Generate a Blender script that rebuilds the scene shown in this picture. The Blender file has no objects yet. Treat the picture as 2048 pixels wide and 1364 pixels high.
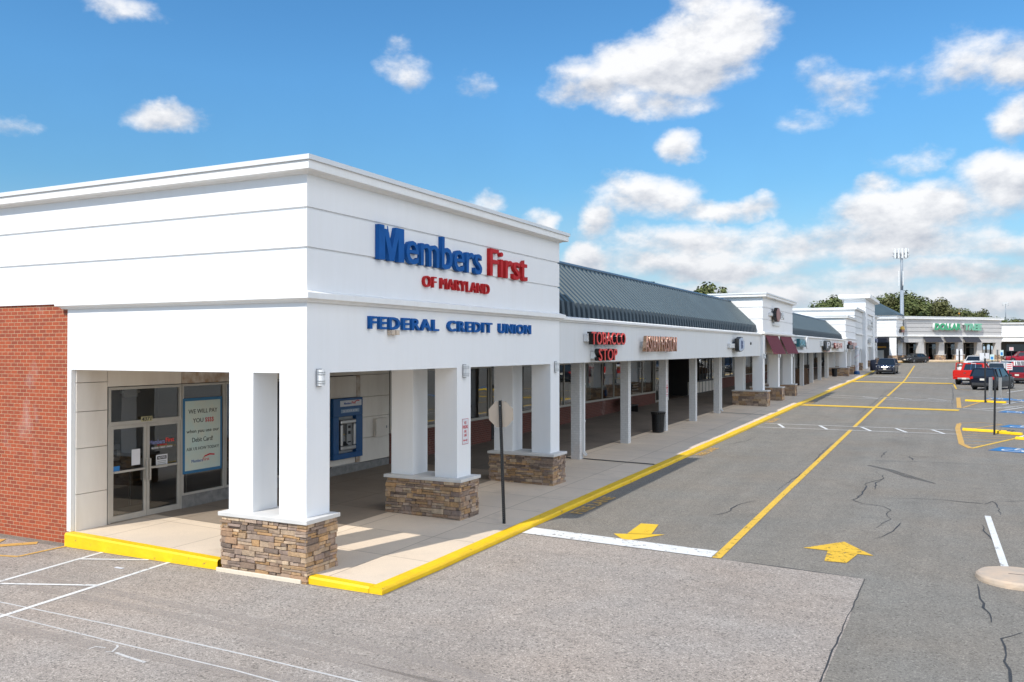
import bpy, bmesh, math, random
from mathutils import Vector, Matrix
R = math.radians
sc = bpy.context.scene
COL = sc.collection
random.seed(7)

# ------------------------------------------------------------------ camera
cam_d = bpy.data.cameras.new('camera'); cam = bpy.data.objects.new('camera', cam_d); COL.objects.link(cam)
cam.location = (0, 0, 4.144); cam.rotation_euler = (R(90.5176), 0, R(26.5504))
cam_d.sensor_width = 36; cam_d.lens = 30.413; cam_d.clip_start = 0.1; cam_d.clip_end = 6000
sc.camera = cam
# ------------------------------------------------------------------ exposure
sc.view_settings.view_transform = 'Standard'; sc.view_settings.look = 'None'
sc.view_settings.exposure = 0.56; sc.view_settings.gamma = 1
sc.view_settings.use_curve_mapping = False
sc.cycles.use_denoising = True
sc.cycles.max_bounces = 8; sc.cycles.transparent_max_bounces = 12
# ------------------------------------------------------------------ sun
TO_SUN = Vector((-.262, -.97, .965)).normalized()
sd = bpy.data.lights.new('sun', 'SUN'); sd.energy = 3.1; sd.angle = R(.53); sd.color = (1, .955, .88)
so = bpy.data.objects.new('sun', sd); COL.objects.link(so)
so.rotation_euler = TO_SUN.to_track_quat('Z', 'Y').to_euler(); so.location = (-30, -60, 60)
# ------------------------------------------------------------------ world: clear blue sky with cumulus, plus added eastern fill clouds
W = bpy.data.worlds.new('World'); sc.world = W; W.use_nodes = True
nt = W.node_tree; nt.nodes.clear()
def nd(t, **k):
    n = nt.nodes.new(t)
    for a, b in k.items(): setattr(n, a, b)
    return n
def lk(a, b): nt.links.new(a, b)
def mth(op, a, b=None, c=None, clamp=False):
    n = nd('ShaderNodeMath', operation=op); n.use_clamp = clamp
    for i, x in enumerate((a, b, c)):
        if x is None: continue
        if hasattr(x, 'node'): lk(x, n.inputs[i])
        else: n.inputs[i].default_value = x
    return n.outputs[0]
out = nd('ShaderNodeOutputWorld')
sky = nd('ShaderNodeTexSky', sky_type='NISHITA'); sky.sun_disc = False
sky.sun_elevation = R(44); sky.sun_rotation = R(195.1); sky.air_density = 1.0; sky.dust_density = .35; sky.ozone_density = 1.6
hsv = nd('ShaderNodeHueSaturation'); hsv.inputs['Saturation'].default_value = 1.24; lk(sky.outputs[0], hsv.inputs['Color'])
bg = nd('ShaderNodeBackground'); bg.inputs[1].default_value = .105
geo = nd('ShaderNodeTexCoord'); vec = geo.outputs['Generated']
def noise(v, s, det=6, rough=.55, dist=0.):
    n = nd('ShaderNodeTexNoise'); n.inputs['Scale'].default_value = s; n.inputs['Detail'].default_value = det
    n.inputs['Roughness'].default_value = rough; n.inputs['Distortion'].default_value = dist; lk(v, n.inputs['Vector']); return n
wn = noise(vec, 10, 5, .6)
wsub = nd('ShaderNodeVectorMath', operation='SUBTRACT'); lk(wn.outputs['Color'], wsub.inputs[0]); wsub.inputs[1].default_value = (.5, .5, .5)
wsc = nd('ShaderNodeVectorMath', operation='SCALE'); lk(wsub.outputs[0], wsc.inputs[0]); wsc.inputs['Scale'].default_value = .05
wad = nd('ShaderNodeVectorMath', operation='ADD'); lk(vec, wad.inputs[0]); lk(wsc.outputs[0], wad.inputs[1])
sx = nd('ShaderNodeSeparateXYZ'); lk(wad.outputs[0], sx.inputs[0])
az = mth('MULTIPLY', mth('ARCTAN2', sx.outputs[0], sx.outputs[1]), 57.2958)
el = mth('MULTIPLY', mth('ARCSINE', sx.outputs[2]), 57.2958)
hz = nd('ShaderNodeMapRange'); lk(el, hz.inputs[0]); hz.inputs[1].default_value = 0; hz.inputs[2].default_value = 17; hz.inputs[3].default_value = .56; hz.inputs[4].default_value = 1.0
hv = nd('ShaderNodeVectorMath', operation='SCALE'); lk(hsv.outputs[0], hv.inputs[0]); lk(hz.outputs[0], hv.inputs['Scale'])
ht = nd('ShaderNodeVectorMath', operation='MULTIPLY'); lk(hv.outputs[0], ht.inputs[0]); ht.inputs[1].default_value = (.76, 1.03, 1.10); 
hzf = nd('ShaderNodeMapRange', interpolation_type='SMOOTHSTEP'); lk(el, hzf.inputs[0]); hzf.inputs[1].default_value = 0; hzf.inputs[2].default_value = 11; hzf.inputs[3].default_value = .85; hzf.inputs[4].default_value = 0
hmx = nd('ShaderNodeMix', data_type='RGBA'); lk(hzf.outputs[0], hmx.inputs[0]); lk(ht.outputs[0], hmx.inputs[6]); hmx.inputs[7].default_value = (3.3, 4.3, 5.5, 1); lk(hmx.outputs[2], bg.inputs[0])
# azimuth, elevation, half width, half height (degrees), weight
CLOUDS = [(-16.4,17.7,6.0,2.3,1.3),(-14.5,18.8,4.0,2.2,1.2),(-12.6,19.6,3.6,2.3,1.15),(-20.6,16.6,3.9,1.3,1.0),(-17.0,15.6,5.0,1.0,.9),(-14.2,21.5,1.8,1.4,.9),(-22.4,17.8,1.6,1.2,.6),
 (-48.2,14.0,2.9,1.05,1),(-15.5,13.1,1.5,1.3,.95),(-34.3,18.9,1.1,.8,.55),(-33.6,17.7,1.8,1.0,.55),(-29.0,16.8,1.6,1.0,.45),(-6.2,15.6,2.5,1.5,.62),(-8.0,14.2,1.9,1.1,.62),(-7.0,17.0,1.2,.8,.4),
 (.5,16.6,3.3,1.9,.66),(3.8,16.2,2.4,1.4,.66),(-1.5,11.1,2.9,.9,.58),(3.9,12.9,1.4,1.4,.9),
 (-17.8,9.9,4.2,1.5,1.1),(-13.2,9.2,3.2,.9,.9),(-11,9.2,1.7,.9,.9),(-1.4,8.4,5.6,1.9,1.15),(-3.6,10.0,1.6,.9,1),(2.9,9.6,2.6,2.0,1.15),(-14.3,7.0,7.0,1.4,1.0),(-4.6,6.4,8.6,1.6,1.1),(-20.5,8.4,1.6,1.6,1),
 (-24.7,8.5,1.3,.9,1),(-28.4,9.5,1.4,.65,.8),(-51,19.9,2.3,.8,.5),(-58,12.7,2.2,.6,.38),(-13,5.2,8,1.0,.95),(-2,4.4,12,.9,.85),(-12,3.0,16,1.5,.9),(-17,5.6,5,1.2,1.0),(-21.2,5.5,2.5,1.3,.9),(4,2.6,16,1.2,.8),(8,6,5,2,1),
 (24,9,9,4,1),(42,16,9,5,1),(62,10,12,5,1.1),(80,24,20,10,1.2),(112,32,22,12,1.2),(138,18,16,9,1.2),(95,52,40,12,1.2),(60,40,18,8,1.1),(98,10,18,6,1.2),(130,8,14,5,1.2),(150,36,12,8,1),(-80,12,8,3,.8),(-110,8,12,3,1),(-140,18,9,4,.7)]  # out of view; the eastern and overhead clouds are added as fill light
dens = None; hsum = None; fsum = None
for a0, e0, ra, re_, w in CLOUDS:
    dx = mth('MULTIPLY', mth('SUBTRACT', az, a0), 1/ra); dy = mth('MULTIPLY', mth('SUBTRACT', el, e0), 1/re_)
    dd = mth('MULTIPLY_ADD', dx, dx, mth('MULTIPLY', dy, dy))
    f = mth('MULTIPLY', mth('SUBTRACT', 1.22, dd), w)
    dens = f if dens is None else mth('SMOOTH_MAX', dens, f, .25)
    fp_ = mth('MAXIMUM', f, .0); ft = mth('MULTIPLY', fp_, dy)
    hsum = ft if hsum is None else mth('ADD', hsum, ft); fsum = fp_ if fsum is None else mth('ADD', fsum, fp_)
mp = nd('ShaderNodeMapping'); lk(vec, mp.inputs[0]); mp.inputs['Scale'].default_value = (1, 1, 1.7)
n1 = noise(mp.outputs[0], 14, 10, .60)
ofs = nd('ShaderNodeVectorMath', operation='ADD'); lk(mp.outputs[0], ofs.inputs[0]); ofs.inputs[1].default_value = (-.006, 0, .022)
n2 = noise(ofs.outputs[0], 14, 8, .58)
raw = mth('MULTIPLY_ADD', mth('SUBTRACT', n1.outputs[0], .5), 2.9, dens)
cov = nd('ShaderNodeMapRange', interpolation_type='SMOOTHSTEP'); lk(raw, cov.inputs[0])
cov.inputs[1].default_value = .02; cov.inputs[2].default_value = 1.22; cov.inputs[3].default_value = 0; cov.inputs[4].default_value = .97
# relief: lit towards the sun side, grey under thick bases
rel = mth('MULTIPLY_ADD', mth('SUBTRACT', n1.outputs[0], n2.outputs[0]), 2.6, .60, clamp=True)
hav = mth('DIVIDE', hsum, mth('ADD', fsum, .15))
n3 = noise(mp.outputs[0], 8, 5, .55)
rel2 = mth('MULTIPLY_ADD', mth('SUBTRACT', n3.outputs[0], .5), 1.0, mth('MULTIPLY_ADD', hav, .42, mth('ADD', rel, .10)), clamp=True)
low = nd('ShaderNodeMapRange'); lk(el, low.inputs[0]); low.inputs[1].default_value = 4.5; low.inputs[2].default_value = 9.5; low.inputs[3].default_value = .80; low.inputs[4].default_value = 1.0
rel3 = mth('MULTIPLY', rel2, low.outputs[0])
cm = nd('ShaderNodeMix', data_type='RGBA'); lk(rel3, cm.inputs[0]); cm.inputs[6].default_value = (.44, .475, .55, 1); cm.inputs[7].default_value = (.93, .93, .94, 1)
bgc = nd('ShaderNodeBackground'); lk(cm.outputs[2], bgc.inputs[0])
ea = nd('ShaderNodeMapRange', interpolation_type='SMOOTHSTEP'); lk(mth('ABSOLUTE', mth('SUBTRACT', az, 98)), ea.inputs[0]); ea.inputs[1].default_value = 75; ea.inputs[2].default_value = 35; ea.inputs[3].default_value = .74; ea.inputs[4].default_value = 2.4; lk(ea.outputs[0], bgc.inputs[1])  # unseen eastern clouds brightened to fill the shaded walls
up = nd('ShaderNodeMapRange'); lk(el, up.inputs[0]); up.inputs[1].default_value = 0; up.inputs[2].default_value = 1.5
mx = nd('ShaderNodeMixShader'); lk(mth('MULTIPLY', cov.outputs[0], up.outputs[0]), mx.inputs[0]); lk(bg.outputs[0], mx.inputs[1]); lk(bgc.outputs[0], mx.inputs[2]); lk(mx.outputs[0], out.inputs[0])

# ================================================================== helpers
def interp(T, y):
    if y <= T[0][0]: return T[0][1]
    for (a, b), (c, d) in zip(T, T[1:]):
        if y <= c: return b + (d-b)*(y-a)/(c-a)
    return T[-1][1]
GP = [(-400,0),(14,0),(24,.1),(44,.27),(60,.44),(75,.57),(107,.8),(135,1.22),(155,1.55),(185,2.0),(300,2.0),(3000,2.0)]
ZS = [(0,.28),(13,.28),(22,.31),(38,.5),(53,.69),(64,.82),(107,1.2),(135,1.6),(155,1.9),(300,2.3)]
def g(y): return interp(GP, y)
def sw(x, y):
    t = max(0, min(1, (x+8.6)/(-16.46+8.6))); zc = g(y)+.10
    return zc + (interp(ZS, y)-zc)*t

class MB:
    def __init__(s): s.v = []; s.f = []; s.c = []; s.cur = None
    def add(s, vs, fs):
        o = len(s.v); s.v += [tuple(p) for p in vs]
        for f in fs: s.f.append(tuple(i+o for i in f)); s.c.append(s.cur)
        return s
    def box(s, x0, y0, z0, x1, y1, z1):
        return s.add([(x0,y0,z0),(x1,y0,z0),(x1,y1,z0),(x0,y1,z0),(x0,y0,z1),(x1,y0,z1),(x1,y1,z1),(x0,y1,z1)],
            [(3,2,1,0),(4,5,6,7),(0,1,5,4),(1,2,6,5),(2,3,7,6),(3,0,4,7)])
    def bar(s, a, b, w, h=None, up=(0,0,1)):
        a, b = Vector(a), Vector(b); d = (b-a).normalized(); h = h or w
        u = Vector(up)
        if abs(d.dot(u)) > .98: u = Vector((1,0,0))
        x = d.cross(u).normalized(); y = x.cross(d)
        P = []
        for p in (a, b):
            for i, j in ((-1,-1),(1,-1),(1,1),(-1,1)): P.append(p + x*i*w/2 + y*j*h/2)
        return s.add(P, [(3,2,1,0),(4,5,6,7),(0,1,5,4),(1,2,6,5),(2,3,7,6),(3,0,4,7)])
    def cyl(s, a, b, r0, r1=None, n=12, cap=True):
        a, b = Vector(a), Vector(b); r1 = r0 if r1 is None else r1; d = (b-a).normalized()
        u = Vector((0,0,1)) if abs(d.z) < .9 else Vector((1,0,0))
        x = d.cross(u).normalized(); y = d.cross(x)
        P = []
        for p, r in ((a, r0), (b, r1)):
            for i in range(n):
                t = 2*math.pi*i/n; P.append(p + x*math.cos(t)*r + y*math.sin(t)*r)
        F = [(i, i+n, (i+1) % n+n, (i+1) % n) for i in range(n)]
        if cap: F += [tuple(range(n)), tuple(range(2*n-1, n-1, -1))]
        return s.add(P, F)
    def lathe(s, prof, n=20, c=(0,0,0), axis='z'):
        P = []
        for r, z in prof:
            for i in range(n):
                t = 2*math.pi*i/n; x, y = r*math.cos(t), r*math.sin(t)
                P.append((c[0]+x, c[1]+y, c[2]+z) if axis == 'z' else (c[0]+z, c[1]+x, c[2]+y))
        F = []
        for k in range(len(prof)-1):
            for i in range(n): F.append((k*n+i, k*n+(i+1) % n, (k+1)*n+(i+1) % n, (k+1)*n+i))
        F.append(tuple(range(n-1, -1, -1))); F.append(tuple((len(prof)-1)*n+i for i in range(n)))
        return s.add(P, F)
    def prism(s, poly, a, b, axis='z'):
        n = len(poly)
        def m(p, t):
            return (p[0],p[1],t) if axis == 'z' else ((t,p[0],p[1]) if axis == 'x' else (p[0],t,p[1]))
        P = [m(p, a) for p in poly] + [m(p, b) for p in poly]
        return s.add(P, [tuple(range(n-1,-1,-1)), tuple(range(n, 2*n))] + [(i, (i+1) % n, (i+1) % n+n, i+n) for i in range(n)])
    def rings(s, poly, prof, closed=False):
        """loft a moulding profile [(outward offset, z)] round a polygon footprint"""
        n = len(poly); P = []
        for o, z in prof:
            for q in offset(poly, o): P.append((q[0], q[1], z))
        F = []; m = len(prof)
        for k in range(m if closed else m-1):
            for i in range(n):
                F.append((k*n+i, k*n+(i+1) % n, ((k+1) % m)*n+(i+1) % n, ((k+1) % m)*n+i))
        if not closed: F += [tuple(range(n-1,-1,-1)), tuple((m-1)*n+i for i in range(n))]
        return s.add(P, F)
def offset(poly, o):
    n = len(poly); res = []
    for i in range(n):
        p0, p1, p2 = Vector(poly[i-1]), Vector(poly[i]), Vector(poly[(i+1) % n])
        d1, d2 = (p1-p0).normalized(), (p2-p1).normalized()
        n1, n2 = Vector((d1.y, -d1.x)), Vector((d2.y, -d2.x))
        k = 1+n1.dot(n2); res.append(p1 + (n1+n2)*(o/k))
    return res
def rect(x0, y0, x1, y1): return [(x0,y0),(x1,y0),(x1,y1),(x0,y1)]

def root_of(o):
    while o.parent: o = o.parent
    return o
def obj(name, mb, mat, parent=None, world=True, smooth=False, bevel=0, fix=False):
    me = bpy.data.meshes.new(name); me.from_pydata(mb.v, [], mb.f); me.update()
    if fix:
        bm = bmesh.new(); bm.from_mesh(me); bmesh.ops.recalc_face_normals(bm, faces=bm.faces); bm.to_mesh(me); bm.free()
    if any(c is not None for c in mb.c):
        ca = me.color_attributes.new('tone', 'FLOAT_COLOR', 'CORNER'); li = 0
        for f, c in zip(mb.f, mb.c):
            for _ in f: ca.data[li].color = c or (.5,.5,.5,1); li += 1
    return link(name, me, mat, parent, world, smooth, bevel)
def link(name, me, mat, parent=None, world=True, smooth=False, bevel=0):
    me.materials.clear(); me.materials.append(mat)
    if smooth:
        for p in me.polygons: p.use_smooth = True
    o = bpy.data.objects.new(name, me); COL.objects.link(o)
    if parent:
        o.parent = parent
        if world and parent.parent is None: o.location = -parent.location
    if bevel:
        b = o.modifiers.new('bevel', 'BEVEL'); b.width = bevel; b.segments = 2; b.limit_method = 'ANGLE'; b.angle_limit = R(40)
    return o
def tag(o, label, cat, group=None):
    o['label'] = label; o['category'] = cat
    if group: o['group'] = group
    return o
def thing(name, label, cat, loc=(0,0,0), rz=0, group=None):
    o = bpy.data.objects.new(name, None); COL.objects.link(o); o.empty_display_size = .2
    o.location = loc; o.rotation_euler = (0,0,rz)
    return tag(o, label, cat, group)
def copy_tree(o, parent=None):
    c = o.copy(); COL.objects.link(c)
    if parent: c.parent = parent
    for ch in list(o.children): copy_tree(ch, c)
    return c
def struct(name, mb, mat, **k):
    o = obj(name, mb, mat, **k); o['kind'] = 'structure'; return o

# ================================================================== materials
def new_mat(name):
    m = bpy.data.materials.new(name); m.use_nodes = True
    t = m.node_tree; b = t.nodes['Principled BSDF']; return m, t, b
class N:
    def __init__(s, t): s.t = t
    def n(s, ty, **k):
        x = s.t.nodes.new(ty)
        for a, b in k.items(): setattr(x, a, b)
        return x
    def l(s, a, b): s.t.links.new(a, b)
    def noise(s, v, sc_, det=4, rough=.55):
        x = s.n('ShaderNodeTexNoise'); x.inputs['Scale'].default_value = sc_; x.inputs['Detail'].default_value = det; x.inputs['Roughness'].default_value = rough
        s.l(v, x.inputs['Vector']); return x.outputs[0]
    def mapr(s, v, a, b, c=0., d=1.):
        x = s.n('ShaderNodeMapRange'); s.l(v, x.inputs[0])
        for i, q in enumerate((a, b, c, d)): x.inputs[i+1].default_value = q
        return x.outputs[0]
    def mix(s, fac, a, b, mode='MIX'):
        x = s.n('ShaderNodeMix', data_type='RGBA', blend_type=mode)
        for i, q in ((0, fac), (6, a), (7, b)):
            if hasattr(q, 'node'): s.l(q, x.inputs[i])
            elif i == 0: x.inputs[0].default_value = q
            else: x.inputs[i].default_value = (*q, 1) if len(q) == 3 else q
        return x.outputs[2]
    def math(s, op, a, b=None):
        x = s.n('ShaderNodeMath', operation=op)
        for i, q in enumerate((a, b)):
            if q is None: continue
            if hasattr(q, 'node'): s.l(q, x.inputs[i])
            else: x.inputs[i].default_value = q
        return x.outputs[0]
    def bump(s, h, st, dist, b):
        x = s.n('ShaderNodeBump'); x.inputs['Strength'].default_value = st; x.inputs['Distance'].default_value = dist
        s.l(h, x.inputs['Height']); s.l(x.outputs[0], b.inputs['Normal'])
    def coord(s, scale=(1,1,1)):
        c = s.n('ShaderNodeTexCoord').outputs['Object']
        if scale == (1,1,1): return c
        m = s.n('ShaderNodeMapping'); m.inputs['Scale'].default_value = scale; s.l(c, m.inputs[0]); return m.outputs[0]
def paint(name, c, rough=.6, var=.06, scale=3., bump=0., bscale=120., metal=0., coat=0., streak=False, dirt=None, spec=.5):
    m, t, b = new_mat(name); k = N(t); v = k.coord((1,1,.25) if streak else (1,1,1))
    f = k.mapr(k.noise(v, scale, 5), .3, .7)
    c2 = tuple(max(0, x*(1-var*2)) for x in (dirt or c)) if dirt is None else dirt
    k.l(k.mix(f, c, c2), b.inputs['Base Color']) if var or dirt else None
    if not (var or dirt): b.inputs['Base Color'].default_value = (*c, 1)
    b.inputs['Roughness'].default_value = rough; b.inputs['Metallic'].default_value = metal
    b.inputs['Specular IOR Level'].default_value = spec
    if coat: b.inputs['Coat Weight'].default_value = coat*.35; b.inputs['Coat Roughness'].default_value = .05
    if bump: k.bump(k.noise(k.coord(), bscale, 3), bump, .004, b)
    return m
def stucco(name, c, stain=.05):
    m, t, b = new_mat(name); k = N(t); v = k.coord()
    big = k.mapr(k.noise(v, .7, 5, .6), .3, .75)
    st = k.mapr(k.noise(k.coord((3,3,.22)), 2.2, 5, .65), .42, .8)
    col = k.mix(k.math('MULTIPLY', big, .5), c, tuple(x*.93 for x in c))
    col = k.mix(k.math('MULTIPLY', st, stain*3), col, tuple(x*q for x, q in zip(c, (.80,.77,.70))))
    k.l(col, b.inputs['Base Color']); b.inputs['Roughness'].default_value = .85
    k.bump(k.noise(v, 70, 4, .7), .25, .004, b); return m
WHITE = stucco('white_stucco', (.79,.79,.785), .045)
CREAMW = stucco('cream_footing', (.66,.58,.46), .2)
DTW = stucco('warm_grey_stucco', (.50,.485,.475), .08)
GREYW = stucco('pale_grey_stucco', (.66,.665,.66), .10)
TRIMW = stucco('white_trim_paint', (.80,.795,.775), .10)
CAPM = paint('coping_metal', (.70,.71,.71), .45, .03)
CONCE = None
def asphalt(name, c, spk, sc_, streaks=False):
    m, t, b = new_mat(name); k = N(t); v = k.coord()
    ag = k.n('ShaderNodeTexVoronoi'); ag.inputs['Scale'].default_value = sc_; k.l(v, ag.inputs['Vector'])
    sep = k.n('ShaderNodeSeparateColor'); k.l(ag.outputs['Color'], sep.inputs[0])
    ag2 = k.n('ShaderNodeTexVoronoi'); ag2.inputs['Scale'].default_value = sc_*.42; k.l(v, ag2.inputs['Vector'])
    sep2 = k.n('ShaderNodeSeparateColor'); k.l(ag2.outputs['Color'], sep2.inputs[0])
    fine = k.math('MULTIPLY', k.mapr(sep.outputs[0], 0, 1, 1-spk*.75, 1+spk*.75), k.mapr(k.noise(v, sc_*1.9, 2, .5), .3, .7, 1-spk*.6, 1+spk*.6))
    fine2 = k.mapr(k.math('POWER', sep2.outputs[1], 6), 0, 1, .97, 1+spk*.9)
    fine3 = k.mapr(k.math('POWER', sep2.outputs[0], 7), 0, 1, 1.02, 1-spk*1.2)
    bigf = k.mapr(k.noise(v, .22, 6, .62), .25, .75, .92, 1.07)
    mid = k.mapr(k.noise(v, 1.7, 5, .6), .3, .75, .94, 1.07)
    spot = k.math('MULTIPLY', k.mapr(k.noise(v, .9, 4, .5), .62, .80, 1., .80), k.mapr(k.noise(k.coord((1,.45,1)), .38, 4, .55), .58, .80, 1., .80))
    x = k.math('MULTIPLY', k.math('MULTIPLY', fine, bigf), k.math('MULTIPLY', mid, spot))
    x = k.math('MULTIPLY', x, k.math('MULTIPLY', fine2, fine3))
    if streaks:
        s1 = k.mapr(k.noise(k.coord((.05,1.5,1)), 1.6, 4, .6), .35, .72, .95, 1.045)
        x = k.math('MULTIPLY', x, s1)
        s2 = k.mapr(k.noise(k.coord((.035,3.2,1)), 1.1, 3, .5), .56, .68, 1., .955)
    else:
        s1 = k.mapr(k.noise(k.coord((1.3,.05,1)), 1.3, 4, .6), .3, .7, .93, 1.06)
        x = k.math('MULTIPLY', x, s1)
    hue = k.mix(k.mapr(k.noise(v, .35, 3), .3, .7), c, (c[0]*1.06, c[1]*.99, c[2]*.93))
    cm_ = k.n('ShaderNodeCombineColor')
    for i in range(3): k.l(x, cm_.inputs[i])
    k.l(k.mix(1., hue, cm_.outputs[0], 'MULTIPLY'), b.inputs['Base Color'])
    b.inputs['Roughness'].default_value = .92; b.inputs['Specular IOR Level'].default_value = .25
    k.bump(sep.outputs[1], .5, .006, b); return m
ASPH = asphalt('worn_asphalt', (.210,.197,.172), .34, 88)
PATCH = asphalt('coarse_asphalt', (.325,.290,.256), .42, 84, True)
def concrete(nm='sidewalk_concrete', c1=(.75,.61,.46), c2=(.63,.52,.405)):
    m, t, b = new_mat(nm); k = N(t); v = k.coord()
    c = k.mix(k.mapr(k.noise(v, .5, 6, .65), .32, .72), c1, c2)
    c = k.mix(k.mapr(k.noise(v, 1.3, 5, .6), .58, .78, 0, .35), c, (.33,.25,.17))
    br = k.n('ShaderNodeTexBrick'); br.offset = 0; br.inputs['Scale'].default_value = 1; br.inputs['Brick Width'].default_value = 1.95; br.inputs['Row Height'].default_value = 1.75
    br.inputs['Mortar Size'].default_value = .012; br.inputs['Mortar Smooth'].default_value = .4
    for i, q in ((1, (1,1,1,1)), (2, (.9,.9,.9,1)), (3, (.5,.47,.43,1))): br.inputs[i].default_value = q
    k.l(v, br.inputs['Vector']); c = k.mix(1., c, br.outputs['Color'], 'MULTIPLY')
    c = k.mix(1., c, k.mix(k.mapr(k.noise(v, 45, 3), .3, .7), (.93,.93,.93), (1.06,1.06,1.06)), 'MULTIPLY')
    k.l(c, b.inputs['Base Color']); b.inputs['Roughness'].default_value = .85
    k.bump(k.noise(v, 60, 3), .25, .004, b); return m
CONC = concrete(); CONCE = concrete('shade_toned_walkway_concrete', (.20,.165,.135), (.145,.12,.10)); CONCD = concrete('dark_walkway_concrete', (.31,.25,.19), (.22,.175,.135))  # far walkway: dark slab with the arcade's shade painted into its colour
def kerb_paint():
    m, t, b = new_mat('yellow_kerb_paint'); k = N(t); v = k.coord()
    c = k.mix(k.mapr(k.noise(v, 2.2, 5, .6), .3, .75), (.90,.58,.003), (.80,.46,.005))
    wear = k.mapr(k.noise(v, 5.5, 7, .75), .615, .68, 0, .85)
    c = k.mix(wear, c, (.12,.10,.07)); k.l(c, b.inputs['Base Color']); b.inputs['Roughness'].default_value = .5
    k.bump(k.noise(v, 14, 5, .7), .6, .012, b); return m
KERB = kerb_paint()
def marking(name, c, wear_lo=.60, wear_hi=.68, sc_=7., base=None, fade=1.):
    m, t, b = new_mat(name); k = N(t); v = k.coord()
    k.l(k.mix(k.mapr(k.noise(v, 3, 4), .3, .7), c, tuple(x*.86 for x in c)), b.inputs['Base Color'])
    b.inputs['Roughness'].default_value = .7
    hole = k.math('MAXIMUM', k.mapr(k.noise(v, sc_, 7, .72), wear_lo, wear_hi), 1-fade)
    fine = k.mapr(k.noise(v, 70, 3, .6), .66, .72, 0, .8)
    a = k.math('SUBTRACT', 1., k.math('MAXIMUM', hole, fine)); k.l(a, b.inputs['Alpha']); return m
YEL = marking('yellow_road_paint', (.74,.46,.05), .57, .68)
YELB = marking('bright_yellow_road_paint', (.80,.50,.025), .60, .70)
YELO = marking('worn_yellow_road_paint', (.76,.46,.03), .545, .64, 9)
YELF = marking('faded_yellow_road_paint', (.68,.40,.10), .58, .70, 9, fade=.9)
WHT = marking('white_road_paint', (.74,.73,.70), .57, .67)
WHTF = marking('faded_white_road_paint', (.72,.71,.68), .58, .70, 9, fade=.9)
BLUP = marking('blue_road_paint', (.025,.17,.40), .66, .74)
CHALK = marking('white_chalk', (.74,.72,.69), .52, .72, 16, fade=.75)
TAR = marking('tar_filled_crack', (.045,.045,.045), .57, .63, 14)
STAIN = marking('oil_stain', (.10,.092,.082), .42, .70, 5, fade=.42)
def brick(name, c1, c2, mortar, bw=.215, rh=.0815):
    m, t, b = new_mat(name); k = N(t); v = k.coord()
    sp = k.n('ShaderNodeSeparateXYZ'); k.l(v, sp.inputs[0]); cb = k.n('ShaderNodeCombineXYZ')
    k.l(k.math('ADD', sp.outputs[0], sp.outputs[1]), cb.inputs[0]); k.l(sp.outputs[2], cb.inputs[1])
    br = k.n('ShaderNodeTexBrick'); br.inputs['Scale'].default_value = 1; br.inputs['Brick Width'].default_value = bw; br.inputs['Row Height'].default_value = rh
    br.inputs['Mortar Size'].default_value = .0065; br.inputs['Mortar Smooth'].default_value = .1; br.inputs['Bias'].default_value = -.25
    for i, q in ((1, c1), (2, c2), (3, mortar)): br.inputs[i].default_value = (*q, 1)
    k.l(cb.outputs[0], br.inputs['Vector'])
    c = k.mix(k.mapr(k.noise(v, 14, 4), .3, .7, 0, .35), br.outputs['Color'], tuple(x*.6 for x in c1))
    eff = k.mapr(k.noise(k.coord((1,1,.6)), .75, 6, .65), .60, .80, 0, .55)
    c = k.mix(eff, c, (.55,.47,.43)); k.l(c, b.inputs['Base Color']); b.inputs['Roughness'].default_value = .85
    k.bump(k.math('SUBTRACT', 1., br.outputs['Fac']), .6, .008, b); return m
BRICK = brick('orange_red_brick', (.38,.075,.026), (.22,.046,.024), (.50,.32,.19))
DADO = brick('dark_red_brick', (.15,.040,.028), (.095,.030,.024), (.20,.145,.11))
WBRICK = brick('white_painted_brick', (.64,.64,.63), (.62,.62,.61), (.52,.52,.51))
def stone():
    m, t, b = new_mat('ledge_stone'); k = N(t); v = k.coord()
    a = k.n('ShaderNodeAttribute', attribute_name='tone')
    c = k.mix(1., a.outputs['Color'], k.mix(k.mapr(k.noise(v, 11, 6, .65), .3, .72), (.66,.64,.62), (1.22,1.18,1.12)), 'MULTIPLY')
    c = k.mix(k.mapr(k.noise(v, 4.3, 4), .58, .72, 0, .5), c, (.20,.15,.11))
    k.l(c, b.inputs['Base Color']); b.inputs['Roughness'].default_value = .88
    k.bump(k.noise(v, 24, 6, .7), .8, .014, b); return m
STONE = stone()
CAPST = paint('cast_stone_cap', (.62,.60,.57), .8, .07, 2.5, .2)
def glass(name, tint=(.10,.11,.11), trans=.55, rough=.0):
    m, t, b = new_mat(name); k = N(t); t.nodes.remove(b)
    tr = k.n('ShaderNodeBsdfTransparent'); tr.inputs[0].default_value = (trans, trans*1.01, trans*.99, 1)
    gl = k.n('ShaderNodeBsdfGlossy'); gl.inputs['Roughness'].default_value = rough; gl.inputs[0].default_value = (.95,.97,.97,1)
    fr = k.n('ShaderNodeFresnel'); fr.inputs[0].default_value = 2.3
    bu = k.n('ShaderNodeBump'); bu.inputs['Strength'].default_value = .10; bu.inputs['Distance'].default_value = .02
    k.l(k.noise(k.coord(), .9, 2), bu.inputs['Height']); k.l(bu.outputs[0], gl.inputs['Normal'])
    ms = k.n('ShaderNodeMixShader'); k.l(fr.outputs[0], ms.inputs[0]); k.l(tr.outputs[0], ms.inputs[1]); k.l(gl.outputs[0], ms.inputs[2])
    k.l(ms.outputs[0], t.nodes['Material Output'].inputs[0]); return m
GLASS = glass('shop_glass')
CARGL = paint('tinted_car_glass', (.012,.016,.02), .03, 0, spec=.9)
ALU = paint('anodised_aluminium', (.50,.465,.41), .42, .05, metal=.35)
DARKFR = paint('dark_bronze_frame', (.045,.042,.04), .45, .05)
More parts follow.
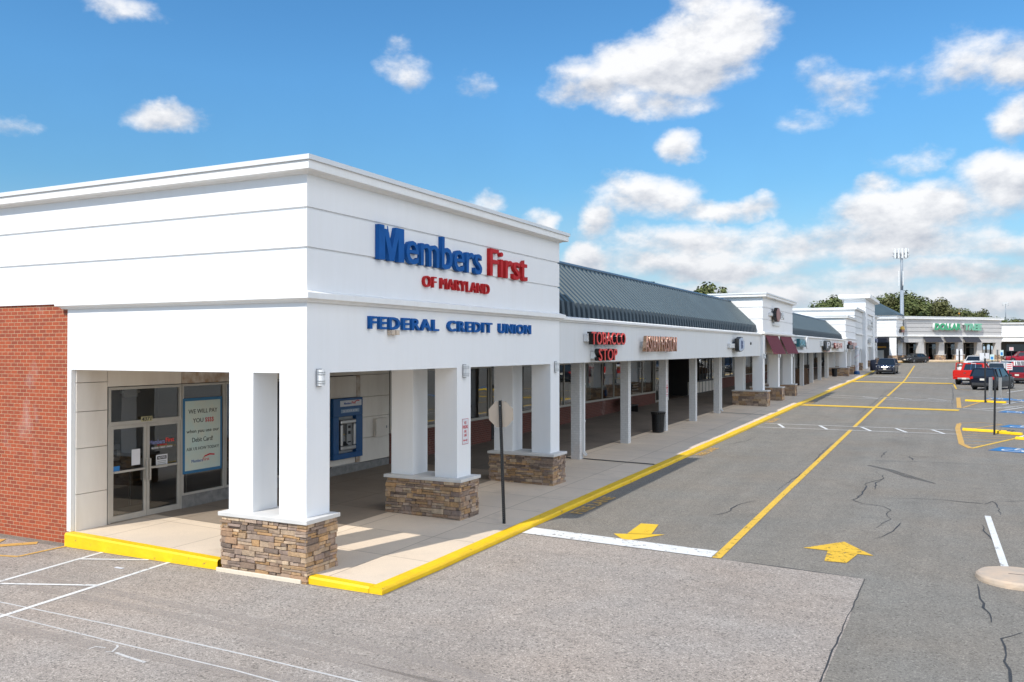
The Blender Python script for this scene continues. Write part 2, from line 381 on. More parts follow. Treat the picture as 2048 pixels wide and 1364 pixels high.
DKINT = paint('dim_interior_wall', (.10,.09,.08), .8, .1, 1.)
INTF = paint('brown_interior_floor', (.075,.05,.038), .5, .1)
PANEL = paint('stained_wall_panel', (.80,.745,.66), .8, .0, 1.3, .2, streak=True, dirt=(.64,.57,.49))
RUST = paint('rusty_wall_panel', (.62,.57,.51), .8, 0, 5, .2, dirt=(.36,.24,.15))
MARB = paint('grey_marble_dado', (.25,.24,.225), .4, .0, 7, dirt=(.15,.145,.14))
ROOF = paint('blue_grey_roof_metal', (.068,.096,.105), .5, .10, .5, metal=.1, streak=True)
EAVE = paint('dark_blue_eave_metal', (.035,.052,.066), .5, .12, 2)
ROOFD = paint('dark_blue_ridge_metal', (.05,.09,.13), .45, .06)
BLUEL = paint('blue_letter_enamel', (.008,.098,.34), .6, .08, 6, spec=.2)
REDL = paint('red_letter_enamel', (.50,.020,.022), .6, .08, 6, spec=.2)
REDN = paint('red_letter_face', (.74,.045,.035), .35, .08, 12)
BLACK = paint('black_enamel', (.014,.014,.015), .4, .05)
BRASS = paint('polished_copper_letters', (.62,.42,.30), .15, .05, 8, metal=.9)
SILV = paint('brushed_steel', (.55,.55,.55), .28, .04, metal=.9)
WPLA = paint('white_plastic', (.70,.70,.69), .4, .04)
GPLA = paint('grey_sheet_metal', (.34,.34,.335), .5, .06)
LAMPG = paint('frosted_lamp_glass', (.72,.72,.71), .25, .03)
SIGNBACK = paint('bare_aluminium_sign_back', (.60,.49,.38), .6, .05)
MAROON = paint('maroon_awning_canvas', (.155,.022,.034), .85, .10, 6, .15)
NAVYC = paint('charcoal_awning_canvas', (.028,.030,.040), .85, .10, 6, .15)
ATMB = paint('blue_machine_enamel', (.010,.085,.24), .35, .08)
GREEN = paint('green_letter_face', (.05,.36,.17), .4, .05)
LGREEN = paint('pale_green_letter_face', (.17,.46,.31), .4, .05)
ORANGE = paint('orange_sign_face', (.60,.28,.03), .4, .15, 9)
TEAL = paint('teal_sign_face', (.02,.13,.16), .3, .1, 9)
PINK = paint('faded_pink_sign_face', (.62,.42,.38), .5, .1, 20)
OCTR = paint('brick_red_sign_face', (.27,.085,.065), .4, .06)
DKBL = paint('navy_sign_face', (.02,.05,.16), .4, .05)
LBLUE = paint('blue_sign_face', (.03,.20,.50), .4, .05)
WOOD = paint('brown_wood', (.17,.10,.06), .7, .15, 8, streak=True)
TYRE = paint('tyre_rubber', (.018,.018,.018), .85, .05)
RIM = paint('alloy_wheel', (.45,.45,.46), .3, .03, metal=.8)
HEADL = paint('clear_headlight', (.72,.74,.76), .08, 0, spec=.9)
TAILL = paint('red_tail_light', (.45,.012,.012), .12, 0, spec=.8)
CHROME = paint('chrome_trim', (.7,.7,.71), .12, 0, metal=1.)
PLATE = paint('licence_plate', (.68,.64,.56), .5, .05)
DKPL = paint('dark_bumper_plastic', (.03,.03,.032), .6, .05)
def carpaint(n, c): return paint(n, c, .33, .02, 2, coat=.45, spec=.4)
BARK = paint('tree_bark', (.085,.065,.048), .9, .2, 6, .4)
def leafmat(name, c1, c2):
    m, t, b = new_mat(name); k = N(t)
    oi = k.n('ShaderNodeObjectInfo'); v = k.coord()
    f = k.mapr(k.noise(v, 1.1, 5, .65), .32, .70)
    c = k.mix(f, c1, c2); c = k.mix(k.math('MULTIPLY', oi.outputs['Random'], .55), c, (.085,.060,.020))
    k.l(c, b.inputs['Base Color']); b.inputs['Roughness'].default_value = .6; b.inputs['Specular IOR Level'].default_value = .3
    b.inputs['Subsurface Weight'].default_value = 0; return m
LEAF = leafmat('tree_leaves', (.055,.088,.024), (.15,.165,.055))

# ================================================================== text
def text_mesh(s, bold=.02, depth=.1, sx=1.0, sheer=0., spacing=1.):
    c = bpy.data.curves.new('text', 'FONT'); c.body = s; c.size = 1; c.extrude = depth/2; c.offset = bold; c.align_x = 'LEFT'
    c.shear = sheer; c.space_character = spacing; c.resolution_u = 3
    o = bpy.data.objects.new('text', c); COL.objects.link(o)
    dg = bpy.context.evaluated_depsgraph_get(); me = bpy.data.meshes.new_from_object(o.evaluated_get(dg))
    bpy.data.objects.remove(o); bpy.data.curves.remove(c); return me
FACE = {'+x': Matrix(((0,0,1),(1,0,0),(0,1,0))), '-y': Matrix(((1,0,0),(0,0,-1),(0,1,0))), '+z': Matrix(((1,0,0),(0,1,0),(0,0,1)))}
def lettering(name, s, mat, face, org, w, h, depth, parent=None, bold=.02, world=True, sheer=0., rot=None, spacing=1., z0=None):
    """raised letters fitted into a w x h box whose lower left back corner is org"""
    me = text_mesh(s, bold, 1.0, sheer=sheer, spacing=spacing)
    xs = [v.co.x for v in me.vertices]; ys = [v.co.y for v in me.vertices]
    x0, x1, y0, y1 = min(xs), max(xs), min(ys), max(ys)
    M = FACE[face] if rot is None else rot
    for v in me.vertices:
        p = Vector(((v.co.x-x0)/(x1-x0)*w, (v.co.y-y0)/(y1-y0)*h, (v.co.z+.5)*depth))
        v.co = M @ p + Vector(org)
    me.name = name
    return link(name, me, mat, parent, world)

# ================================================================== ground, road, sidewalk
ys = sorted(set([y for y, _ in GP] + list(range(-60, 300, 6)))); xs = [-3000,-400,-60,-20,-8,0,8,40,120,500,3000]
mb = MB(); P = []
for y in ys:
    for x in xs: P.append((x, y, g(y)))
nx = len(xs)
mb.add(P, [(j*nx+i, j*nx+i+1, (j+1)*nx+i+1, (j+1)*nx+i) for j in range(len(ys)-1) for i in range(nx-1)])
struct('ground', mb, ASPH)
def sheet(poly, dz):
    """polygon laid on the ground profile, cut at every metre of y"""
    bm = bmesh.new(); bm.faces.new([bm.verts.new((x, y, 0)) for x, y in poly])
    y0, y1 = min(p[1] for p in poly), max(p[1] for p in poly)
    cuts = [c for c, _ in GP if y0 < c < y1] + [y0+k for k in range(1, int(y1-y0)+1)]
    for c in cuts:
        bmesh.ops.bisect_plane(bm, geom=bm.verts[:]+bm.edges[:]+bm.faces[:], plane_co=(0,c,0), plane_no=(0,1,0))
    bmesh.ops.recalc_face_normals(bm, faces=bm.faces)
    m = MB(); bm.verts.ensure_lookup_table(); bm.verts.index_update()
    flip = any(f.normal.z < 0 for f in bm.faces)
    m.add([(v.co.x, v.co.y, g(v.co.y)+dz) for v in bm.verts], [tuple(v.index for v in (reversed(f.verts) if flip else f.verts)) for f in bm.faces])
    bm.free(); return m
def ribbon(pts, w, taper=False, wob=0.):
    P = [Vector((p[0], p[1])) for p in pts]; L = []; Rr = []
    # subdivide
    Q = []
    for a, b in zip(P, P[1:]):
        n = max(1, int((b-a).length/(.25 if wob else 1.5)))
        for i in range(n):
            p = a+(b-a)*i/n
            if wob and (i or Q): p = p+Vector((random.uniform(-wob,wob), random.uniform(-wob,wob)))
            Q.append(p)
    Q.append(P[-1]); m = MB(); n = len(Q)
    return Q, n
def strip(pts, w, dz, taper=False, wob=0.):
    Q, n = ribbon(pts, w, taper, wob); V = []
    for i, p in enumerate(Q):
        d = (Q[min(i+1,n-1)]-Q[max(i-1,0)]).normalized(); nn = Vector((-d.y, d.x))
        ww = w/2*(1 if not taper else (.25+.75*math.sin(math.pi*(i+.3)/(n-.4)))*random.uniform(.55,1.3))
        for s_ in (1, -1): q = p+nn*ww*s_; V.append((q.x, q.y, g(q.y)+dz))
    m = MB(); m.add(V, [(2*i, 2*i+1, 2*i+3, 2*i+2) for i in range(n-1)]); return m
def merge(*ms):
    r = MB()
    for m in ms:
        o = len(r.v); r.v += m.v; r.f += [tuple(i+o for i in f) for f in m.f]; r.c += m.c
    return r
struct('asphalt_patch', sheet([(-40,-30),(-1.30,-30),(-1.41,8),(-1.36,12),(-1.32,14.2),(-1.33,15.4),(-1.30,16.70),(-3.95,16.97),(-8.40,17.33),(-8.40,12.0),(-40,12.0)], .004), PATCH)
# sidewalk sheet
mb = MB(); syl = [12.20+i*1.0 for i in range(0, 149)]; sxl = [-16.6,-15,-13.5,-12,-10.5,-9.2,-8.72]
mb.add([(x,y,sw(x,y)) for y in syl for x in sxl], [(j*7+i, j*7+i+1, (j+1)*7+i+1, (j+1)*7+i) for j in range(len(syl)-1) for i in range(6)])
struct('sidewalk', mb, CONC)
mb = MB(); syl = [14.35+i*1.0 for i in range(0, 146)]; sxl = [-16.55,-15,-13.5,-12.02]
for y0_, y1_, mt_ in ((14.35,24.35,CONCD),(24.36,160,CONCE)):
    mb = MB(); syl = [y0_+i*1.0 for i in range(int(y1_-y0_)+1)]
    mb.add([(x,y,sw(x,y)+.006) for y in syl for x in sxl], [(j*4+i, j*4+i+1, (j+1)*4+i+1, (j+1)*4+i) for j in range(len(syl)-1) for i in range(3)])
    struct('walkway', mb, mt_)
# side skirt of the pavement behind the kerb is the kerb itself
mb = MB(); V = []; F = []
for y in [12.07+i*1.0 for i in range(0, 149)]:
    j = random.uniform(-.012,.012)
    V += [(-8.47+j,y,g(y)-.1),(-8.47+j,y,g(y)+.07),(-8.495+j,y,g(y)+.104),(-8.74,y,g(y)+.106),(-8.74,y,g(y)-.1)]
for k in range(148):
    for i in range(4): F.append((k*5+i, (k+1)*5+i, (k+1)*5+i+1, k*5+i+1))
F.append((4,3,2,1,0)); mb.add(V, F)
V = []; F = []
X = [-16.52+i*.5 for i in range(9)] + [-12.2]
for x in X:
    z = sw(x,12.2)
    V += [(x,12.065,-.1),(x,12.065,z-.03),(x,12.09,z+.004),(x,12.26,z+.004),(x,12.26,-.1)]
for k in range(len(X)-1):
    for i in range(4): F.append((k*5+i, k*5+i+1, (k+1)*5+i+1, (k+1)*5+i))
F.append((0,1,2,3,4)); mb.add(V, F)
V = []; F = []
X = [-10.04,-9.4,-9.0,-8.745]
for x in X:
    z = sw(x,12.2)
    V += [(x,12.065,-.1),(x,12.065,z-.03),(x,12.09,z+.004),(x,12.26,z+.004),(x,12.26,-.1)]
for k in range(len(X)-1):
    for i in range(4): F.append((k*5+i, k*5+i+1, (k+1)*5+i+1, (k+1)*5+i))
mb.add(V, F)
struct('kerb', mb, KERB)
# dark open joints across the pavement
for yj in (28.2, 49.6, 70.5):
    mb = MB(); X = [-16.4,-14,-12,-10,-8.76]
    mb.add([(x, yj+d, sw(x,yj)+.005) for x in X for d in (0,.22)], [(2*i,2*i+2,2*i+3,2*i+1) for i in range(4)])
    struct('pavement_joint', mb, BLACK)
def mark(pts, w, mat, dz=.010): return struct('road_marking', strip(pts, w, dz), mat)
def markp(poly, mat, dz=.010): return struct('road_marking', sheet(poly, dz), mat)
mark([(-4.02,17.02),(-4.0,44.2)], .17, YEL)
mark([(-3.98,45.6),(-3.9,70.2)], .17, YEL, .012); mark([(-3.88,71.6),(-3.8,100),(-4.2,150)], .17, YEL, .012)
markp([(-8.44,17.38),(-4.12,17.02),(-4.12,17.58),(-8.44,18.0)], WHT)
mark([(-8.4,59.6),(.78,58.7)], 1.1, YELB, .017); mark([(-8.6,96.5),(.72,95.4)], 2.0, YELB, .017)
for ya, yb in ((45.8,43.85),(70.9,68.0)):
    if ya < 50:
        mark([(-8.3,45.78),(.55,45.93)], .11, WHTF, .015); mark([(-8.3,43.75),(.55,44.03)], .11, WHTF, .015)
        for x in (-7.6,-5.6,-3.65,-2.11,-.53): mark([(x,45.7),(x+.55,43.95)], .14, WHT, .013)
    else:
        mark([(-8.3,71.6),(.5,67.4)], .12, WHTF, .015); mark([(-8.3,69.0),(.5,66.2)], .12, WHTF, .015)
        for x in (-5.5,-3.3,-1.1): mark([(x,70),(x+1.2,68.2)], .12, WHTF, .013)
mark([(-8.3,112),(.5,108)], .3, WHTF)
# direction arrows
def arrow(head, stem, mat):
    struct('road_marking', merge(sheet(head, .010), sheet(stem, .0105)), mat)
arrow([(-6.11,17.62),(-5.52,18.58),(-6.57,18.19)], [(-6.30,18.32),(-5.80,18.50),(-5.95,19.52),(-6.36,19.47)], YELB)
arrow([(-2.61,18.62),(-1.27,18.52),(-1.91,19.55)], [(-2.09,17.69),(-1.69,17.71),(-1.56,18.53),(-2.13,18.57)], YELO)
mark([(.92,23.87),(1.0,18.72)], .13, WHT)
# parking bay lines beside the brick wall and the front
mark([(-14.95,9.0),(-15.33,12.05)], .09, WHT); mark([(-15.22,11.46),(-13.96,12.01)], .08, WHT, .013)
mark([(-13.05,8.4),(-13.45,12.05)], .09, WHT); mark([(-14.89,9.63),(-13.27,10.32)], .08, WHT, .013)
mark([(-17.6,10.75),(-16.51,11.05)], .09, YELF); mark([(-16.51,11.05),(-16.48,12.1)], .09, YELF, .013); mark([(-18.2,11.0),(-17.3,12.0)], .25, YELF, .013)
mark([(-17.6,10.9),(-18.3,11.9)], .14, YELF, .016)
for pts, w in (([(-16,8.95),(-13.81,8.94),(-11.08,8.95),(-8.32,8.88),(-6.03,8.77)], .035), ([(-15,8.6),(-13.2,8.54),(-10.42,8.44),(-8.19,8.4),(-6.9,8.3)], .03),
    ([(-10.57,8.1),(-10.56,8.2),(-10.4,8.23)], .03), ([(-10.26,8.12),(-10.18,8.16),(-10.28,8.33),(-10.36,8.38)], .03), ([(-10.11,8.16),(-9.84,8.12),(-9.45,8.08)], .045)):
    mark(pts, w, CHALK, .009)
DUST = marking('pale_tyre_dust', (.46,.40,.345), .40, .75, 3, fade=.42)
for pts, w in (([(-15,10.2),(-12,10.15),(-9,10.05),(-6,9.75),(-3,9.2)], .22), ([(-14.5,9.75),(-11.5,9.75),(-8.5,9.6),(-5.5,9.25),(-3,8.8)], .20), ([(-13,8.2),(-10,8.25),(-7,8.5),(-3,8.55),(3,8.4)], .24), ([(-9,9.35),(-5,9.15),(0,9.05),(4,9.1)], .18)):
    struct('tyre_mark', strip(pts, w, .0065), DUST)
# hatched islands
mark([(2.58,50.02),(1.69,50.64),(.72,49.96),(.58,48.72)], .10, YELF); mark([(.66,49.5),(.56,47),(.62,40.0),(.93,38.49)], .22, YELF, .012)
mark([(.93,38.49),(2.87,43.6)], .14, YEL); mark([(.73,45.93),(2.58,50.02)], .10, YELF, .013)
for a, b in (((.75,44.7),(2.9,44.5)),((.73,42.6),(2.6,42.8)),((.72,41.2),(2.0,41.4)),((.75,39.7),(1.4,39.9)),((.75,47.4),(1.4,47.5)),((.75,43.6),(2.8,43.6)),((.75,45.4),(1.9,45.5))): mark([a,b], .08, YELF, .014)
mark([(3.1,71.95),(1.9,72.7),(.9,71.6)], .10, YELF); mark([(.9,71.6),(.82,60.8)], .26, YELF, .012); mark([(1.03,61.1),(3.1,71.9)], .14, YELF, .013)
for y in (62,63.6,65.2,66.8,68.4,70): mark([(1.0,y),(1.2+(y-60)*.16,y+.1)], .09, YELF, .014)
mark([(1.02,60.6),(2.82,58.9),(4.6,63.5)], .12, WHT); mark([(3.4,65.2),(4.9,69.2)], .12, WHT); mark([(4.52,80.3),(6.04,85.1)], .12, WHT); mark([(2.9,43.8),(4.4,47.8)], .14, WHT, .017)
for k in range(4): mark([(1.6+.45*k,60.4+.4*k),(3.6+.3*k,61.2+1.1*k)], .09, WHTF, .015)
mark([(.82,94.6),(.92,84.67)], .14, YEL); mark([(.92,84.6),(1.9,83.0)], .12, YELF)
# fire lane words along the kerb
def ground_text(s, x, y, w, h, mat):
    me = text_mesh(s, .02, 0); xs_ = [v.co.x for v in me.vertices]; ys_ = [v.co.y for v in me.vertices]
    a, b, c, d = min(xs_), max(xs_), min(ys_), max(ys_)
    for v in me.vertices:
        t = (v.co.x-a)/(b-a)*w; u = (v.co.y-c)/(d-c)*h; v.co = (x-u, y+t, g(y+t)+.012)
    o = link('road_marking', me, mat); o['kind'] = 'structure'
for y in (19.9, 32.0, 46.4, 61): ground_text('FIRE LANE', -8.02, y, 2.5, .34, YELF)
# accessible bay symbols
def bay_symbol(x, y, a):
    ca, sa = math.cos(a), math.sin(a)
    def T(p): return (x+p[0]*ca-p[1]*sa, y+p[0]*sa+p[1]*ca)
    markp([T(p) for p in ((-.75,-.75),(.75,-.75),(.75,.75),(-.75,.75))], BLUP, .010)
    mk = [strip([T(p) for p in ((-.05,.42),(-.02,-.02),(.26,-.02),(.36,-.42),(.5,-.38))], .10, .015), strip([T(p) for p in ((-.02,.2),(.2,.2))], .08, .017),
      strip([T((.34*math.cos(t)-.06, .34*math.sin(t)-.2)) for t in [R(q) for q in range(100, 345, 20)]], .08, .016), strip([T((-.05,.5)),T((-.05,.62))], .13, .018)]
    struct('road_marking', merge(*mk), WHT)
for x, y in ((2.45,38.6),(3.35,49.0),(3.75,58.6),(3.5,71.6),(4.6,70.4)): bay_symbol(x, y, R(-20))
# cracks, seams, stain
for c in [[(-1.99,30.42),(-1.65,29.12),(-2.11,27.83),(-2.03,25.94),(-2.19,24.78),(-1.9,24.31),(-1.4,24.09),(-1.23,23.69),(-1.31,23.11),(-1.17,22.51),(-1.37,21.62),(-1.4,21.31)],[(-1.69,29.11),(-1.83,27.86),(-1.79,26.75)],
 [(-.93,22.14),(-1.04,21.04),(-1.37,20.11)],[(-1.47,25.34),(-.36,25.78),(.96,25.6),(1.13,26.16),(1.23,25.23),(1.2,24.14)],[(1.06,25.93),(1.87,26.6),(3,26.4)],[(.5,17.18),(.54,15.97),(.62,14.95)],
 [(-1.29,16.68),(-1.3,15.72),(-1.36,14.06),(-1.39,12.67),(-1.39,11.39),(-1.4,8)],[(1.0,14.63),(.71,14.19),(.72,13.51),(.72,12.59),(.9,11)],[(-3.37,32.79),(-1.11,33.49),(.88,33.72)],
 [(-4.2,38.46),(-4.16,33.96),(-4.05,30.4),(-4.2,27.1),(-4.28,25.33)],[(-5.13,21.06),(-4.85,21.61),(-4.81,22.74),(-4.48,23.57)],[(-2.01,36.21),(-2.06,34.16)],[(-1.16,34.97),(-1.03,33.89)],
 [(-3.89,16.98),(-3.0,16.89),(-1.29,16.70),(-1.0,16.6)],[(.77,22.64),(.79,21.77),(.92,20.89)],[(-8.11,35.46),(-7.58,37.41),(-7.47,39.1)],[(.48,92.5),(.64,84.5),(.58,72.1),(.47,67.2),(.46,61)],[(-4.4,52),(-4.3,66),(-4.35,78)]]:
    sm = c[0] in ((-1.29,16.68),(-3.89,16.98)); struct('road_crack', strip(c, (.024 if sm else .034), .0075, True, .018 if sm else .04), TAR)
struct('oil_stain', strip([(-2.33,31.87),(-1.64,31.02),(-.99,29.72),(-.26,28.61)], .34, .006, True), STAIN)


# ================================================================== building pieces
PAL = [(0.404, 0.265, 0.148), (0.458, 0.31, 0.182), (0.361, 0.25, 0.173), (0.316, 0.225, 0.167), (0.257, 0.19, 0.148), (0.393, 0.29, 0.211), (0.469, 0.35, 0.245), (0.339, 0.25, 0.196), (0.289, 0.215, 0.177), (0.534, 0.41, 0.287), (0.207, 0.155, 0.125), (0.393, 0.3, 0.234), (0.436, 0.27, 0.135), (0.361, 0.23, 0.144)]
def stone_base(parent, x0, y0, x1, y1, zb, zt, coarse=False, seed=1, name='pier', world=True):
    rg = random.Random(seed); m = MB(); m.cur = (.16,.13,.10,1); e = .035
    m.box(x0+e, y0+e, zb, x1-e, y1-e, zt)
    sides = [((x0,y0),(1,0),x1-x0,(0,-1)), ((x1,y0),(0,1),y1-y0,(1,0)), ((x1,y1),(-1,0),x1-x0,(0,1)), ((x0,y1),(0,-1),y1-y0,(-1,0))]
    hs = []; z = zb
    while z < zt-.02:
        h = rg.choice((.05,.06,.07,.085,.10,.12))*(1.6 if coarse else 1)
        if zt-z-h < .05: h = zt-z
        hs.append((z, h)); z += h
    for (ox, oy), (dx, dy), L, (nx_, ny_) in sides:
        for z, h in hs:
            t = 0
            while t < L-1e-6:
                w = rg.uniform(.10,.36)*(1.5 if coarse else 1)
                if L-t-w < .09: w = L-t
                parts = [(z, h)] if h < .095 or rg.random() < .5 or coarse else [(z, h*.5), (z+h*.5, h*.5)]
                for zz, hh in parts:
                    c = rg.choice(PAL); b = rg.uniform(.8,1.2); m.cur = (c[0]*b, c[1]*b, c[2]*b, 1)
                    p = rg.uniform(-.014,.030); gp = .004
                    a0, a1 = t+gp, t+w-gp
                    if t == 0: a0 = -p*.6
                    if t+w >= L-1e-6: a1 = L+p*.6
                    q = [(ox+dx*a0-nx_*.04, oy+dy*a0-ny_*.04), (ox+dx*a1-nx_*.04, oy+dy*a1-ny_*.04), (ox+dx*a1+nx_*p, oy+dy*a1+ny_*p), (ox+dx*a0+nx_*p, oy+dy*a0+ny_*p)]
                    P = [(a, b_, zz+gp*.8) for a, b_ in q]+[(a, b_, zz+hh-gp*.8) for a, b_ in q]
                    # slanted, rough front
                    j = [rg.uniform(-.012,.012) for _ in range(4)]
                    for i_, k_ in ((2,0),(3,1),(6,2),(7,3)): P[i_] = (P[i_][0]+nx_*j[k_], P[i_][1]+ny_*j[k_], P[i_][2])
                    m.add(P, [(3,2,1,0),(4,5,6,7),(0,1,5,4),(1,2,6,5),(2,3,7,6),(3,0,4,7)])
                t += w
    o = obj(name, m, STONE, parent, world, fix=True, bevel=0 if coarse else .011)
    return o
def pier(parent, ya, yb, zs, ztop, zcap, xo=(-10.81,-10.208), xi=(-12.05,-11.43), bx=(-12.14,-9.97), by=None, coarse=False, seed=1, shaft=None):
    by = by or (ya-.13, yb+.13)
    p = stone_base(parent, bx[0], by[0], bx[1], by[1], zs, zcap-.075, coarse, seed)
    for x0, x1 in (xo, xi): obj('shaft', MB().box(x0, ya, zcap-.002, x1, yb, ztop), shaft or WHITE, p)
    c = MB(); c.box(bx[0]-.05, by[0]-.05, zcap-.075, bx[1]+.05, by[1]+.05, zcap); obj('stone_cap', c, CAPST, p, bevel=.008)
    return p
XS = -16.46
def window(parent, y0, y1, z0, z1, x=XS, mulls=(), fm=ALU, fw=.05, gl=None, name='window'):
    m = MB()
    for a, b, c, d in ((y0,y1,z0,z0+fw),(y0,y1,z1-fw,z1),(y0,y0+fw,z0+fw,z1-fw),(y1-fw,y1,z0+fw,z1-fw)): m.box(x-.06,a,c,x+.015,b,d)
    for q in mulls: m.box(x-.055,q-fw/2,z0+fw,x+.012,q+fw/2,z1-fw)
    f = obj(name, m, fm, parent)
    p = MB(); p.add([(x-.03,y0+fw,z0+fw),(x-.03,y1-fw,z0+fw),(x-.03,y1-fw,z1-fw),(x-.03,y0+fw,z1-fw)], [(0,1,2,3)])
    obj('pane', p, gl or GLASS, f); return f
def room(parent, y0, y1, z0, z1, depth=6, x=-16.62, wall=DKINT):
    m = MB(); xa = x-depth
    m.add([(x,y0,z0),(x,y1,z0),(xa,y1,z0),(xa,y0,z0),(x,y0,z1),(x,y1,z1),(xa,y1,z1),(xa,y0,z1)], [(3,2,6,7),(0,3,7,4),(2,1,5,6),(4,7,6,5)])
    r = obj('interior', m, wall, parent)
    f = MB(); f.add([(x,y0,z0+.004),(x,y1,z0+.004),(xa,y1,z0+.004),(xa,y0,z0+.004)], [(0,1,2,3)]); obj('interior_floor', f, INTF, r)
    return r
def glass_door(parent, y0, y1, z0, z1, x=XS, fm=ALU, hinge=0):
    m = MB(); w = .075
    for a, b, c, d in ((y0,y1,z0,z0+.13),(y0,y1,z1-w,z1),(y0,y0+w,z0+.13,z1-w),(y1-w,y1,z0+.13,z1-w)): m.box(x-.05,a,c,x,b,d)
    o = obj('door', m, fm, parent)
    p = MB(); p.add([(x-.025,y0+w,z0+.13),(x-.025,y1-w,z0+.13),(x-.025,y1-w,z1-w),(x-.025,y0+w,z1-w)], [(0,1,2,3)]); obj('pane', p, GLASS, o)
    h = MB(); zc = z0+1.1; h.box(x+.002,y0+w,zc-.02,x+.05,y1-w,zc+.025)
    yy = y0+.04 if hinge else y1-.04
    h.bar((x+.06,yy,zc-.28),(x+.06,yy,zc+.22),.035); obj('handle', h, fm, o); return o
def block(parent, foot, z0, z1, grooves=(), mat=WHITE, name='wall', gw=.026):
    pr = [(0,z0)]
    for q in grooves: pr += [(0,q-gw),(-gw*1.5,q-gw*.9),(-gw*1.5,q+gw*.9),(0,q+gw)]
    pr += [(0,z1)]
    m = MB(); m.rings(foot, pr); return obj(name, m, mat, parent)
def cornice(parent, foot, z, k=1., cap=True):
    pr = [(-.04,z-.004),(.045,z-.004),(.06*k,z+.012),(.085*k,z+.03),(.19*k,z+.036),(.212*k,z+.042),(.212*k,z+.192),(-.04,z+.192)]
    m = MB(); m.rings(foot, pr, True); c = obj('cornice', m, TRIMW, parent)
    m = MB(); m.rings(foot, [(.19*k,z+.193),(.25*k,z+.197),(.25*k,z+.285),(.21*k,z+.292)]); obj('coping', m, CAPM, parent); return c
def band(parent, foot, z, mat=None, k=1., h=.205):
    pr = [(-.03,z),(.05*k,z),(.075*k,z+.035),(.10*k,z+.045),(.14*k,z+.055),(.15*k,z+.065),(.15*k,z+h-.04),(.02,z+h),(-.03,z+h)]
    m = MB(); m.rings(foot, pr, True); return obj('band_moulding', m, mat or TRIMW, parent)
def mansard(parent, ya, yb, zk=(5.13,5.60,7.13), xk=(-10.66,-10.70,-12.28), pitch=.43, d=.10):
    seq = []; y = ya
    while y < yb:
        for a, q in ((0,0),(.17,0),(.20,1),(.40,1)):
            if y+a < yb: seq.append((y+a, q*d))
        y += pitch
    seq.append((yb, 0)); V = []
    nrm = ((1,0),(.9,.42),(.69,.72))
    for y, q in seq:
        for i in range(3): V.append((xk[i]+nrm[i][0]*q, y, zk[i]+(nrm[i][1]*q if i else 0)))
    F = [(k*3+1, (k+1)*3+1, (k+1)*3+2, k*3+2) for k in range(len(seq)-1)]; F0 = [(k*3, (k+1)*3, (k+1)*3+1, k*3+1) for k in range(len(seq)-1)]
    m = MB(); m.add(V, F); r = obj('mansard_roof', m, ROOF, parent)
    m = MB(); m.add(V, F0); obj('eave', m, EAVE, r)
    c = MB(); c.prism([(xk[2]-.25,zk[2]-.02),(xk[2]+.10,zk[2]-.03),(xk[2]+.13,zk[2]+.06),(xk[2]-.02,zk[2]+.16),(xk[2]-.25,zk[2]+.16)], ya, yb, 'y'); obj('ridge_cap', c, ROOFD, r)
    b = MB(); b.box(xk[2]-2.2, ya+.01, 5.2, xk[2]-.24, yb-.01, zk[2]-.04); obj('roof_deck', b, ROOFD, r)
    return r
def downspout(parent, x, y, zb, zt, w=.09):
    m = MB(); m.box(x, y, zb+.22, x+w, y+w*1.1, zt)
    m.bar((x+w/2,y+w*.55,zb+.26),(x+w/2+.10,y+w*.8,zb+.12),w,w)
    for z in (zb+1.3, zb+2.6): m.box(x-.012,y-.012,z,x+w+.012,y+w*1.1+.012,z+.05)
    return obj('downspout', m, WPLA, parent)
def brick_column(parent, y, x=-11.70, w=.33, zt=3.70):
    m = MB(); m.box(x, y, sw(x,y)-.1, x+w, y+w, zt); return obj('column', m, WBRICK, parent)

# ================================================================== corner tower building (nearest)
T = thing('bank_building', 'large white corner building with a brick side wall and stone-footed piers', 'building', (-14,18,0))
up_f = rect(-34,12.208,-10.208,23.569); lo_f = rect(-16.62,12.208,-10.208,23.569)
block(T, lo_f, 3.702, 5.06, mat=WHITE, name='fascia'); block(T, up_f, 5.10, 7.295, (5.96,6.68), name='parapet_wall')
cornice(T, up_f, 7.29); band(T, rect(-16.72,12.208,-10.208,23.569), 4.985)
m = MB(); m.box(-34,12.255,-.3,-16.63,12.6,5.11); obj('brick_wall', m, BRICK, T)
m = MB(); m.box(-16.625,12.19,.285,-16.50,12.30,3.70); m.box(-16.66,12.215,3.60,-16.60,12.3,4.99); obj('corner_trim', m, TRIMW, T, bevel=.005)
pier(T, 12.208, 12.858, -.03, 3.702, 1.118, (-10.835,-10.208), (-12.056,-11.463), (-12.06,-10.06), (12.03,12.88), seed=3)
pier(T, 17.55, 18.20, .1, 3.702, 1.118, bx=(-12.10,-10.04), by=(17.41,18.27), seed=5)
pier(T, 22.92, 23.569, .15, 3.702, 1.118, bx=(-12.10,-10.04), by=(22.72,23.60), seed=8)
m = MB(); m.box(-12.16,11.985,-.1,-10.15,12.03,.075); obj('footing', m, CREAMW, T, bevel=.012)
